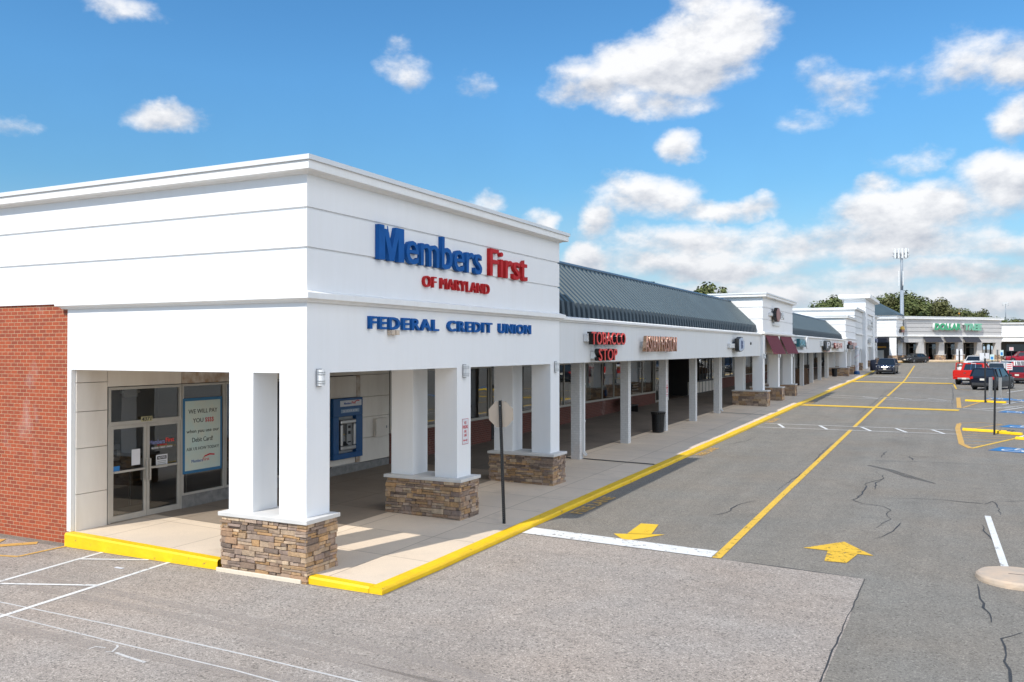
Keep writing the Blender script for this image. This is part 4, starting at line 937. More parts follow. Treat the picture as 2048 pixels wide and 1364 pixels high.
obj('board', MB().bar((.25,0,0),(.05,0,1.45),.9,.05,up=(0,1,0)), WOOD, bd, world=False); obj('board', MB().bar((.3,1.6,0),(.1,1.6,1.5),.9,.05,up=(0,1,0)), WOOD, bd, world=False); obj('foot', MB().box(-.1,-.6,0,.55,2.2,.09), BLACK, bd, world=False)
# ================================================================== stepped store
T3 = thing('anchor_store', 'tall stepped white store front with a flat projecting roof at the far end', 'building', (-13,130,0))
b0 = rect(-13.3,106.72,-10.2,119.3); block(T3, b0, 5.33, 7.71, (6.14,6.90), name='low_parapet', gw=.05); cornice(T3, b0, 7.70, 1.2); band(T3, b0, 5.24); block(T3, rect(-13.3,106.725,-10.203,119.3), 4.0, 5.3, name='low_fascia')
b1 = rect(-18.5,119.32,-10.32,131.0); block(T3, b1, 4.05, 9.22, (6.9,7.7,8.45), mat=GREYW, name='middle_wall', gw=.05); cornice(T3, b1, 9.21, 1.4); obj('middle_moulding', MB().box(-10.4,120.2,6.05,-10.15,130.9,6.26), TRIMW, T3)
b2 = rect(-12.75,131.02,-9.88,149.2)
for q in ((-30,106.73,-13.33,119.29),(-30,119.33,-18.53,130.99),(-30,131.03,-12.78,149.19),(-30,149.23,-14.53,159.5)): block(T3, rect(*q), 4.06, 5.5, name='rear_block')
for y0_, y1_ in ((131.02,134.4),(145.8,149.2)): obj('pilaster', MB().box(-12.75,y0_,1.3,-9.88,y1_,9.2), WHITE, T3)
block(T3, rect(-12.75,131.02,-9.884,149.2), 9.2, 11.15, (10.0,), name='gable_wall', gw=.05)
obj('recess_panel', MB().box(-12.7,134.4,4.4,-10.12,145.8,9.2), WHITE, T3); obj('recess_moulding', MB().box(-10.13,134.4,6.1,-9.95,145.8,6.30), TRIMW, T3)
m = MB(); m.rings(b2, [(.02,11.15),(.60,11.28),(.66,11.30),(.66,11.75),(.60,11.80)]); obj('projecting_roof', m, TRIMW, T3)
b3 = rect(-14.5,149.22,-10.25,159.5); block(T3, b3, 4.5, 9.3, (6.9,7.7,8.5), mat=GREYW, name='end_wall', gw=.05); cornice(T3, b3, 9.29, 1.4); obj('end_moulding', MB().box(-10.3,149.3,6.1,-10.1,159.5,6.3), TRIMW, T3)
for i, (y, zb, zc, zt) in enumerate(((107.1,.8,2.0,4.0),(112.6,.85,2.05,4.0),(118.4,.9,2.1,4.0),(125.6,1.05,2.30,4.06),(132,1.2,2.35,4.5),(140,1.3,2.45,4.5),(147,1.4,2.55,4.5),(154,1.5,2.62,4.6),(158.5,1.6,2.7,4.6))): pier(T3, y, y+.9, zb, zt, zc, xo=(-10.95,-10.21), xi=(-12.1,-11.5), bx=(-12.2,-9.93), by=(y-.15,y+1.05), coarse=True, seed=30+i)
window(T3, 107, 150, 1.6, 4.2, mulls=tuple(110+4*k for k in range(10)), x=-15.9, fm=DARKFR); dado_run(T3, 107, 150, 1.58, x=-15.9); room(T3, 107, 150, 1.3, 4.3, 3, x=-16.1)
obj('shop_wall', MB().box(-16.1,107,4.2,-15.85,159,4.8).box(-16.2,150,1.2,-15.85,159.4,4.6), GREYW, T3)
for y, l in ((107.5,'first small lamp on the low part of the stepped store'),(113,'second small lamp on the low part of the stepped store'),(118.8,'third small lamp on the low part of the stepped store'),(126,'small lamp under the middle wall of the stepped store'),(132.5,'small lamp on the left pilaster of the gable'),(140.4,'small lamp under the recessed gable panel'),(147.4,'small lamp on the right pilaster of the gable'),(154.4,'farthest small lamp past the gable')): wall_lamp(-10.2 if y < 119 else -10.18, y, 3.98, l, 1.25, 'small lamps along the stepped store')
s = thing('wall_sign', 'dark boxed sign with a red round head beside a pinkish panel, low store', 'sign', (-10.2,113,4.1))
obj('lower_case', MB().box(-10.198,108,4.12,-9.95,113.4,4.62), BLACK, s); obj('round_head', MB().prism([(110.4+1.3*math.cos(t*.42), 4.82+.24*math.sin(t*.42)) for t in range(15)], -10.197, -9.94, 'x'), OCTR, s); lettering('lettering', 'CUTS', GPLA, '+x', (-9.95,108.4,4.22), 4.4, .3, .03, s); obj('panel', MB().box(-10.198,114.3,4.15,-9.96,118.4,4.92), PINK, s)
s = thing('wall_sign', 'tall white raised figures inside the recessed gable panel', 'sign', (-10.1,140,6.9)); lettering('lettering', 'H 3', WPLA, '+x', (-10.118,135.5,7.0), 9, 1.5, .35, s, bold=.03)
s = thing('wall_sign', 'plain white square box sign below the gable panel', 'sign', (-10,140,5)); obj('case', MB().box(-10.1,138.8,5.0,-9.7,143.5,5.75), WPLA, s); obj('bracket', MB().box(-10.12,137.5,4.95,-10.0,138.8,5.5), GPLA, s)
s = thing('wall_sign', 'round dark blue sign on the end wall past the gable', 'sign', (-10.2,154.5,5)); obj('disc', MB().prism([(154.5+2.3*math.cos(t*.35), 5.5+.36*math.sin(t*.35)) for t in range(18)], -10.24, -9.9, 'x'), DKBL, s); obj('small_panel', MB().box(-10.24,152,4.65,-10.1,155,5.0), GPLA, s)
bpz = sw(-9.9,112)
bb = thing('barber_pole', 'tall free-standing barber pole with diagonal stripes by the far store', 'barber pole', (-9.55,113.2,bpz))
obj('base', MB().lathe([(.34,0),(.34,.28),(.26,.42)], 16), ATMB, bb, world=False); obj('column', MB().cyl((0,0,.42),(0,0,3.05),.24,n=18), PAPER, bb, world=False)
for col_, ph in ((REDINK,0),(DKBL,math.pi)):
    m = MB(); n = 90; V = []
    for i in range(n+1):
        z = .45+2.55*i/n; a = ph+z*5.0
        for q in (-.35,.35): V.append((.246*math.cos(a+q), .246*math.sin(a+q), z))
    m.add(V, [(2*i,2*i+1,2*i+3,2*i+2) for i in range(n)]); obj('stripe', m, col_, bb, world=False)
obj('collar', MB().lathe([(.26,1.55),(.26,1.95)], 16), WPLA, bb, world=False); obj('globe', MB().lathe([(.05,3.05),(.20,3.12),(.26,3.28),(.20,3.45),(.04,3.52)], 16), WPLA, bb, world=False, smooth=True)

# ================================================================== angled corner shop and the wing beyond
CS = thing('corner_shop', 'white corner shop under a blue-grey hipped roof in the bend of the strip', 'building', (-9,166,0))
cf = [(-12.5,163.6),(-7.4,163.6),(-6.55,167.9),(-12.5,176)]
block(CS, cf, 6.4, 9.3, (7.2,7.9,8.6), name='parapet_wall', gw=.05); cornice(CS, cf, 9.28, 1.5); m = MB(); m.rings(cf, [(.03,9.75),(.06,9.76),(.06,10.0),(0,10.02)]); obj('upper_band', m, TRIMW, CS); block(CS, cf, 9.5, 9.78, name='upper_wall'); band(CS, cf, 6.22, k=1.2)
hf = [(-16.5,163.2),(-7.1,163.2),(-6.2,168),(-10,176),(-16.5,176)]; ap = (-12.2,169.8,13.4)
obj('hip_roof', MB().add([(x,y,10.02) for x, y in hf]+[ap], [(0,1,5),(1,2,5),(2,3,5),(3,4,5),(4,0,5),(4,3,2,1,0)]), ROOF, CS)
p = stone_base(CS, -8.75,163.4,-7.25,164.9,1.5,3.0,True,61); obj('shaft', MB().box(-8.55,163.65,2.95,-7.42,164.7,6.4), WHITE, p)
p = stone_base(CS, -7.55,166.7,-6.45,167.9,1.6,3.0,True,62); obj('shaft', MB().box(-7.35,166.9,2.95,-6.62,167.75,6.2), WHITE, p)
obj('shop_wall', MB().box(-12.5,166.9,1.6,-8.4,167.0,6.4), DARKFR, CS); obj('lit_menu', MB().box(-11.0,166.85,4.3,-9.2,166.9,4.6), ORANGE, CS)
obj('shop_fitting', MB().box(-10.9,166.7,2.0,-9.6,166.88,3.9), PANEL, CS)
tx = awning('charcoal awning on the sunlit left face of the corner shop', ((-8.62,163.58,0),R(-90)), -3.2, 0, 5.25, 6.15, .7, NAVYC, 'charcoal awnings')
awning('small charcoal awning on the shaded side of the corner shop', ((-7.2,164.7,0),R(-11)), 0, 2.3, 5.25, 6.15, .6, NAVYC, 'charcoal awnings')
s = thing('wall_sign', 'yellow and orange cluster sign on the side of the corner shop', 'sign', (-6.95,165.6,7)); Mr = Matrix.Rotation(R(-11), 3, 'Z')
s.rotation_euler = (0,0,R(-11))
obj('yellow_top', MB().prism([(.2,.55),(2.2,.5),(2.1,.95),(1.1,1.15),(.5,1.0)], .06, .3, 'x'), paint('golden_sign_face', (.70,.42,.02), .4, .1, 5), s, world=False); obj('orange_panel', MB().box(.06,.3,.05,.28,2.1,.5), OCTR, s, world=False); obj('dark_case', MB().box(0,-.2,0,.2,.3,.6), BLACK, s, world=False)
PHI = math.atan2(.719,.695)
DT = thing('shop_wing', 'grey-white angled shop wing with three charcoal awnings and green letters', 'building', (-6.4,168,0), PHI)
def L(name, mb, mat, parent=DT, **k): return obj(name, mb, mat, parent, world=False, **k)
df = rect(0.05,0,22.9,12)
def lrings(name, prof, mat, closed=False, foot=df): m = MB(); m.rings(foot, prof, closed); return L(name, m, mat)
pr = [(0,5.28),(0,6.3)]; lrings('fascia', pr, DTW)
pr = [(0,6.4)]
for q in (7.2,7.95,8.65): pr += [(0,q-.06),(-.08,q-.055),(-.08,q+.055),(0,q+.06)]
lrings('parapet_wall', pr+[(0,9.4)], DTW)
lrings('cornice', [(-.05,9.38),(.08,9.38),(.2,9.46),(.32,9.48),(.32,9.80),(-.05,9.80)], TRIMW, True); lrings('coping', [(.30,9.801),(.36,9.81),(.36,9.92),(.3,9.93)], CAPM); lrings('band_moulding', [(-.05,6.28),(.10,6.28),(.16,6.34),(.22,6.36),(.22,6.58),(-.05,6.62)], TRIMW, True)
for k, x0 in enumerate((3.35,7.95,12.35,16.95,21.55)):
    zg = 2.0+.012*k
    p = stone_base(DT, x0-.15,-.15,x0+1.4,.85,1.6,zg+1.0,True,70+k,world=False); L('shaft', MB().box(x0,0.01,zg+.98,x0+1.25,.7,5.28), DTW, p); L('stone_cap', MB().box(x0-.22,-.22,zg+1.0,x0+1.47,.92,zg+1.1), CAPST, p)
    p = stone_base(DT, x0-2.0,2.3,x0-.5,3.1,1.6,zg+1.0,True,80+k,world=False); L('shaft', MB().box(x0-1.9,2.4,zg+.98,x0-.6,3.0,5.28), DTW, p)
L('shop_wall', MB().box(0.3,4.2,1.6,22.6,4.4,5.3), DARKFR); 
for k in range(5):
    x0 = .6+k*4.5
    f = L('window', MB().box(x0,4.12,2.15,x0+.08,4.2,5.0).box(x0+3.2,4.12,2.15,x0+3.28,4.2,5.0).box(x0,4.12,2.1,x0+3.28,4.2,2.2).box(x0,4.12,4.4,x0+3.28,4.2,4.48), ALU)
    obj('pane', MB().add([(x0+.08,4.16,2.2),(x0+3.2,4.16,2.2),(x0+3.2,4.16,5.0),(x0+.08,4.16,5.0)], [(0,1,2,3)]), GLASS, f, world=False)
for x0, x1, l in ((4.55,7.9,'charcoal awning at the left end of the green lettered wing'),(9.25,12.3,'charcoal awning in the middle of the green lettered wing'),(13.75,16.9,'charcoal awning at the right under the last green letters')):
    dx_, dy_ = math.cos(PHI), math.sin(PHI)
    awning(l, ((-6.4+dx_*(x0-.15)+dy_*.0, 168+dy_*(x0-.15), 0), PHI-math.pi/2), 0, x1-x0+.6, 5.33, 6.26, .75, NAVYC, 'charcoal awnings')
s = thing('wall_sign', 'large green italic letters with white sides on the angled wing', 'sign', (-6.4,168,0), PHI)
for tx_, x0, w in (('DOLLAR',6.5,6.2),('TREE',13.45,4.2)):
    lettering('letter_sides', tx_, WPLA, '-y', (x0-.12,-.05,7.5), w, 1.25, .5, s, world=False, bold=.05, sheer=.1); lettering('letter_faces', tx_, LGREEN if tx_ == 'TREE' else GREEN, '-y', (x0-.12,-.56,7.5), w, 1.25, .03, s, world=False, bold=.06, sheer=.1)
W2 = thing('shop_wing', 'bright white lower wing continuing right of the green lettered wing', 'building', (20,186,0))
wf = rect(9.45,184.6,60,198); block(W2, wf, 5.5, 8.72, (7.1,7.85,8.4), name='parapet_wall', gw=.05); cornice(W2, wf, 8.7, 1.5); band(W2, wf, 6.28, k=1.4, h=.3)
for k in range(5):
    x0 = 14.3+k*4.6; m = MB(); m.box(x0,184.62,3.1,x0+1.3,185.4,5.5); p = stone_base(W2, x0-.2,184.4,x0+1.5,185.6,1.6,3.1,True,90+k); obj('shaft', m, WHITE, p)
obj('shop_wall', MB().box(9.6,188,1.6,60,188.2,5.6), DARKFR, W2)
for k in range(5): obj('window', MB().box(10.5+k*4.6,187.9,2.3,13.6+k*4.6,187.98,5.0), CARGL, W2)
m = MB(); m.rings([(-7.2,162.9),(-5.6,166.3),(11.3,183.2),(60,183.2),(60,190),(-12,190),(-12,162.9)], [(0,1.6),(0,2.12),(-.3,2.14)]); o = struct('far_pavement', m, CONC)
struct('far_kerb', strip([(-7.4,162.6),(-5.4,166.0),(11.5,182.9),(60,182.9)], .5, .16), KERB)
mark([(-3,172.5),(4.2,166.5),(8,165)], .5, YELB, .05); mark([(5.2,164),(9.5,163)], .6, YELB, .05)

# ================================================================== vehicles
def loft(st, sec, cap=True):
    m = MB(); P = []; n = len(sec(*st[0][1:]))
    for s_ in st:
        for x, z in sec(*s_[1:]): P.append((x, s_[0], z))
    F = [(k*n+i, k*n+i+1, (k+1)*n+i+1, (k+1)*n+i) for k in range(len(st)-1) for i in range(n-1)]
    F += [(k*n+n-1, k*n, (k+1)*n, (k+1)*n+n-1) for k in range(len(st)-1)]
    if cap: F += [tuple(range(n)), tuple(range(len(st)*n-1, (len(st)-1)*n-1, -1))]
    m.add(P, F); return m
def wheel(t, x, y, r, w, side):
    o = obj('wheel', MB().lathe([(r*.62,-w/2),(r*.94,-w/2),(r,-w*.35),(r,w*.35),(r*.94,w/2),(r*.62,w/2)], 24, axis='x'), TYRE, t, world=False); o.location = (x, y, r)
    m = MB(); m.lathe([(r*.66,w*.30*side),(r*.66,w*.46*side),(r*.60,w*.47*side),(r*.56,w*.36*side)], 20, axis='x')
    for k in range(5):
        a = 2*math.pi*k/5; m.bar((w*.44*side,0,0),(w*.46*side,r*.6*math.cos(a),r*.6*math.sin(a)),r*.17,.03,up=(1,0,0))
    obj('rim', m, RIM, o, world=False, fix=True)
KIND = {
 'suv':   dict(L=4.85, W=1.95, H=1.74, belt=.615, wb=(.195,.79), r=.365, glass=(.285,.405,.93,.975), prof=[(0,.80,.30,.50),(.02,.90,.22,.54),(.08,.96,.16,.575),(.2,.99,.15,.60),(.29,1,.15,.615),(.5,1,.15,.62),(.8,1,.15,.635),(.95,.97,.18,.64),(.985,.92,.24,.62),(1,.86,.30,.56)]),
 'sedan': dict(L=4.7, W=1.82, H=1.45, belt=.60, wb=(.195,.77), r=.33, glass=(.27,.43,.70,.885), prof=[(0,.78,.30,.46),(.02,.88,.22,.50),(.09,.95,.15,.56),(.2,.99,.14,.60),(.28,1,.14,.62),(.5,1,.14,.64),(.8,1,.14,.665),(.93,.96,.16,.67),(.985,.90,.24,.64),(1,.82,.32,.56)]),
 'hatch': dict(L=4.45, W=1.82, H=1.66, belt=.59, wb=(.19,.79), r=.345, glass=(.25,.39,.90,.97), prof=[(0,.80,.30,.46),(.02,.90,.22,.51),(.08,.96,.15,.55),(.2,.99,.14,.59),(.27,1,.14,.60),(.5,1,.14,.61),(.8,1,.14,.62),(.95,.97,.17,.63),(.985,.92,.24,.61),(1,.86,.32,.56)]),
}
def car(kind, lab, loc, rz, color, scale=1., group=None, grille=CHROME, door_open=False, tall_tail=False):
    k = KIND[kind]; Lc, Wc, Hc = k['L'], k['W'], k['H']
    t = thing({'suv':'sport_utility_vehicle','sedan':'sedan_car','hatch':'hatchback_car'}[kind], lab, 'car', loc, rz, group); t.scale = (scale,)*3
    cp = carpaint('car_paint', color); hw = Wc/2
    def sec(w, zl, zh):
        a = hw*w; zl *= Hc; zh *= Hc; mid = zl+(zh-zl)*.55
        r_ = [(.86*a,zl),(.985*a,zl+.05),(a,mid-.05),(a*.995,mid+.04),(.965*a,zh-.035),(.88*a,zh),(.4*a,zh+.015)]
        return r_+[(-x,z) for x, z in reversed(r_)]
    def lim(f): return -Lc/2+f*Lc
    body = obj('body', loft([(lim(p[0]),)+p[1:] for p in k['prof']], sec), cp, t, world=False, smooth=False, fix=True)
    a, b, c, d = k['glass']; zb = k['belt']*Hc-.02; zt = Hc
    ya, yb, yc, yd = lim(a), lim(b), lim(c), lim(d); wb_, wt_ = hw*.93, hw*.74
    B = [(-wb_,ya,zb),(wb_,ya,zb),(wb_,yd,zb),(-wb_,yd,zb)]; Tt = [(-wt_,yb,zt-.06),(wt_,yb,zt-.06),(wt_,yc,zt-.06),(-wt_,yc,zt-.06)]
    obj('windows', MB().add(B+Tt, [(0,1,5,4),(1,2,6,5),(2,3,7,6),(3,0,4,7),(4,5,6,7)]), CARGL, t, world=False, fix=True)
    m = MB(); e = .02
    m.add([(-wt_-e,yb-.03,zt-.075),(wt_+e,yb-.03,zt-.075),(wt_+e,yc+.03,zt-.075),(-wt_-e,yc+.03,zt-.075),(-wt_+.08,yb+.12,zt),(wt_-.08,yb+.12,zt),(wt_-.08,yc-.12,zt),(-wt_+.08,yc-.12,zt)], [(3,2,1,0),(4,5,6,7),(0,1,5,4),(1,2,6,5),(2,3,7,6),(3,0,4,7)])
    for s_ in (-1, 1):
        m.bar((s_*(wb_+.005),ya,zb),(s_*(wt_+.012),yb,zt-.06),.07); m.bar((s_*(wb_+.005),yd,zb),(s_*(wt_+.012),yc,zt-.06),.10)
        ym = ya*.42+yd*.58-.15; m.bar((s_*(wb_+.008),ym,zb),(s_*(wt_+.014),ym,zt-.06),.07)
        if kind != 'sedan': yq = yd*.82+ya*.18; m.bar((s_*(wb_+.008),yq,zb),(s_*(wt_+.014),yq-.05,zt-.06),.10)
    obj('roof', m, cp, t, world=False, fix=True)
    obj('lower_trim', MB().box(-hw*.93,-Lc*.46,.13*Hc,hw*.93,Lc*.46,.20*Hc), DKPL, t, world=False)
    for f in k['wb']:
        y = lim(f); r = k['r']
        for s_ in (-1, 1):
            obj('wheel_arch', MB().cyl((s_*(hw-.14),y,r+.02),(s_*(hw+.004),y,r+.02),r*1.17,n=24), INK, t, world=False)
            wheel(t, s_*(hw-.105), y, r, .23, s_)
    yf, yr = -Lc/2, Lc/2; zh = k['prof'][1][3]*Hc
    for s_ in (-1, 1):
        obj('headlight', MB().add([(s_*hw*.42,yf-.035,zh-.20),(s_*hw*.84,yf+.02,zh-.18),(s_*hw*.97,yf+.30,zh-.01),(s_*hw*.55,yf-.01,zh+.005),(s_*hw*.50,yf+.09,zh-.16),(s_*hw*.84,yf+.16,zh-.14),(s_*hw*.90,yf+.34,zh-.05),(s_*hw*.62,yf+.12,zh-.03)], [(0,1,2,3),(7,6,5,4),(0,4,5,1),(1,5,6,2),(2,6,7,3),(3,7,4,0)]), HEADL, t, world=False, fix=True)
        z0 = Hc*.50; z1 = Hc*(.92 if tall_tail else .60)
        obj('tail_light', MB().bar((s_*hw*.80,yr-.03,z0),(s_*hw*(.70 if tall_tail else .86),yr-(.22 if tall_tail else .04),z1),.26 if not tall_tail else .16,.14,up=(0,1,0)), TAILL, t, world=False)
        obj('mirror', MB().box(s_*(hw+.0),ya+.18,zb+.02,s_*(hw+.19),ya+.30,zb+.17), cp, t, world=False, bevel=.03)
        for q in (.40,.60): obj('door_handle', MB().box(s_*hw-.01,lim(q),zb-.13,s_*hw+.02,lim(q)+.15,zb-.10), grille, t, world=False)
    obj('grille', MB().box(-hw*.34,yf-.025,zh-.21,hw*.34,yf+.1,zh-.07), grille, t, world=False, bevel=.02)
    obj('front_bumper', MB().box(-hw*.72,yf-.018,.21*Hc,hw*.72,yf+.15,.31*Hc), DKPL, t, world=False, bevel=.02); obj('rear_bumper', MB().box(-hw*.80,yr-.15,.20*Hc,hw*.80,yr+.02,.33*Hc), DKPL if kind != 'sedan' else cp, t, world=False, bevel=.02)
    obj('licence_plate', MB().box(-.16,yf-.035,.30*Hc,.16,yf-.02,.30*Hc+.15), PLATE, t, world=False); obj('licence_plate', MB().box(-.17,yr+.002,.44*Hc,.17,yr+.018,.44*Hc+.16), PLATE, t, world=False)
    if door_open:
        o = obj('door', MB().add([(-hw,ya+.35,.2*Hc),(-hw-.75,ya+1.0,.2*Hc),(-hw-.75,ya+1.0,zb+.05),(-hw,ya+.35,zb+.05),(-hw-.70,ya+1.0,zt-.2),(-hw-.1,ya+.55,zt-.12)], [(0,1,2,3),(3,2,4,5)]), cp, t, world=False); s_ = o.modifiers.new('solid', 'SOLIDIFY'); s_.thickness = .09
        obj('side_glass', MB().add([(-hw-.06,ya+.44,zb+.08),(-hw-.71,ya+1.02,zb+.08),(-hw-.66,ya+1.02,zt-.24),(-hw-.14,ya+.6,zt-.18)], [(0,1,2,3)]), CARGL, o, world=False)
    return t
car('suv', 'dark blue sport utility vehicle facing us in the far lane with a door open', (-6.5,119.6,g(118)), R(-3), (.012,.017,.035), 1.12, door_open=True)
car('sedan', 'black sedan turning in front of the corner shop', (-4.6,166.2,g(165.5)), R(-34), (.012,.012,.014), 1.14)
car('suv', 'dark navy sport utility vehicle parked nearest, seen from behind', (3.75,85.8,g(85)), R(160), (.004,.007,.016), 1.07)
car('hatch', 'dark red wagon with tall tail lights half hidden behind the navy one', (7.0,99.6,g(98.5)), R(163), (.22,.010,.018), 1.05, tall_tail=True)
car('hatch', 'white hatchback with tall red tail lights behind the dark red wagon', (7.55,117.5,g(116)), R(150), (.62,.62,.61), 1.1, tall_tail=True)
car('suv', 'white sport utility vehicle facing us beyond the red pickup', (3.95,142.5,g(140)), R(-14), (.64,.64,.63), 1.06)
car('sedan', 'grey car with a dark windscreen parked just beyond the red pickup', (3.9,120.5,g(118)), R(-10), (.09,.095,.11), 1.1)
car('suv', 'cherry red sport utility vehicle seen side on at the right edge', (11.9,171.5,g(170)), R(-82), (.30,.008,.022), 1.08)
car('hatch', 'silver van-like car with its tailgate raised beside the red pickup', (5.7,112.5,g(111)), R(165), (.42,.43,.44), 1.05)
# pickup with its driver door open
PR = carpaint('bright_red_truck_paint', (.56,.016,.010))
pk = thing('pickup_truck', 'bright red pickup truck seen from behind with the driver door open', 'pickup truck', (2.68,95.4,g(94.5)), R(161)); pk.scale = (1.08,)*3
hw = .98
def psec(w, zl, zh):
    a = hw*w; r_ = [(.9*a,zl),(a,zl+.06),(a,zh-.08),(.96*a,zh)]; return r_+[(-x,z) for x, z in reversed(r_)]
obj('body', loft([(-2.85,.85,.55,1.0),(-2.75,.93,.5,1.08),(-2.3,.98,.45,1.14),(-1.4,1,.45,1.18),(-1.3,1,.45,1.2),(.62,1,.45,1.22)], psec), PR, pk, world=False, fix=True)
wb_, wt_ = .92, .74
obj('windows', MB().add([(-wb_,-1.25,1.18),(wb_,-1.25,1.18),(wb_,.55,1.18),(-wb_,.55,1.18),(-wt_,-.55,1.82),(wt_,-.55,1.82),(wt_,.40,1.82),(-wt_,.40,1.82)], [(0,1,5,4),(1,2,6,5),(2,3,7,6),(3,0,4,7),(4,5,6,7)]), CARGL, pk, world=False, fix=True)
m = MB(); m.box(-wt_-.02,-.58,1.80,wt_+.02,.44,1.90)
for s_ in (-1, 1):
    m.bar((s_*.93,-1.25,1.18),(s_*.76,-.55,1.84),.08); m.bar((s_*.94,.56,1.18),(s_*.77,.41,1.84),.16); m.bar((s_*.94,-.15,1.18),(s_*.77,-.12,1.84),.09)
m.box(-.92,.50,1.18,.92,.585,1.26); obj('cab_roof', m, PR, pk, world=False, bevel=.02); obj('window_divider', MB().bar((-.2,.575,1.24),(-.17,.43,1.82),.025).bar((.2,.575,1.24),(.17,.43,1.82),.025), CHROME, pk, world=False)
obj('brake_lamp', MB().box(-.2,.42,1.84,.2,.47,1.885), LAMPG, pk, world=False)
m = MB(); m.box(-.98,.63,.5,-.90,2.72,1.24); m.box(.90,.63,.5,.98,2.72,1.24); m.box(-.9,.63,.5,.9,2.7,.7); m.box(-.9,.63,.7,.9,.70,1.24); obj('bed', m, PR, pk, world=False, bevel=.02)
tg = obj('tailgate', MB().box(-.94,2.66,.64,.94,2.74,1.30), PR, pk, world=False, bevel=.015); obj('handle', MB().box(-.10,2.738,1.02,.10,2.755,1.10), CHROME, tg, world=False); obj('crease', MB().box(-.8,2.738,.86,.8,2.744,.88), INK, tg, world=False)
obj('rear_bumper', MB().box(-.55,2.72,.50,.55,2.88,.64), GPLA, pk, world=False, bevel=.02); obj('licence_plate', MB().box(-.18,2.90,.50,.18,2.915,.65), PLATE, pk, world=False)
for s_ in (-1, 1): obj('tail_light', MB().box(s_*.90,2.68,.78,s_*.985,2.745,1.16), TAILL, pk, world=False); obj('headlight', MB().box(s_*.6,-2.87,.82,s_*.9,-2.76,1.0), HEADL, pk, world=False); obj('mirror', MB().box(s_*.98,-1.0,1.2,s_*1.22,-.88,1.42), BLACK, pk, world=False, bevel=.03)
obj('grille', MB().box(-.55,-2.88,.72,.55,-2.76,1.02), CHROME, pk, world=False); obj('chassis', MB().box(-.6,-2.5,.35,.6,2.6,.52), DKPL, pk, world=False)
for y in (-1.9, 1.65):
    for s_ in (-1, 1): obj('wheel_arch', MB().cyl((s_*.8,y,.42),(s_*.985,y,.42),.46,n=24), INK, pk, world=False); wheel(pk, s_*.86, y, .40, .27, s_)
o = obj('door', MB().add([(.98,-1.0,.55),(1.80,-.55,.55),(1.80,-.55,1.22),(.98,-1.0,1.22),(1.02,-1.05,.55),(1.84,-.60,.55),(1.84,-.60,1.22),(1.02,-1.05,1.22)], [(0,1,2,3),(7,6,5,4),(0,4,5,1),(1,5,6,2),(2,6,7,3),(3,7,4,0)]), PR, pk, world=False, fix=True)
obj('window_frame', MB().bar((1.82,-.57,1.22),(1.78,-.57,1.88),.07).bar((1.78,-.57,1.88),(1.18,-.92,1.88),.07).bar((1.0,-1.02,1.22),(1.18,-.92,1.88),.06), PR, o, world=False)
obj('side_glass', MB().add([(1.0,-1.02,1.22),(1.82,-.57,1.22),(1.78,-.57,1.86),(1.18,-.92,1.86)], [(0,1,2,3)]), glass('truck_door_glass', trans=.6), o, world=False)
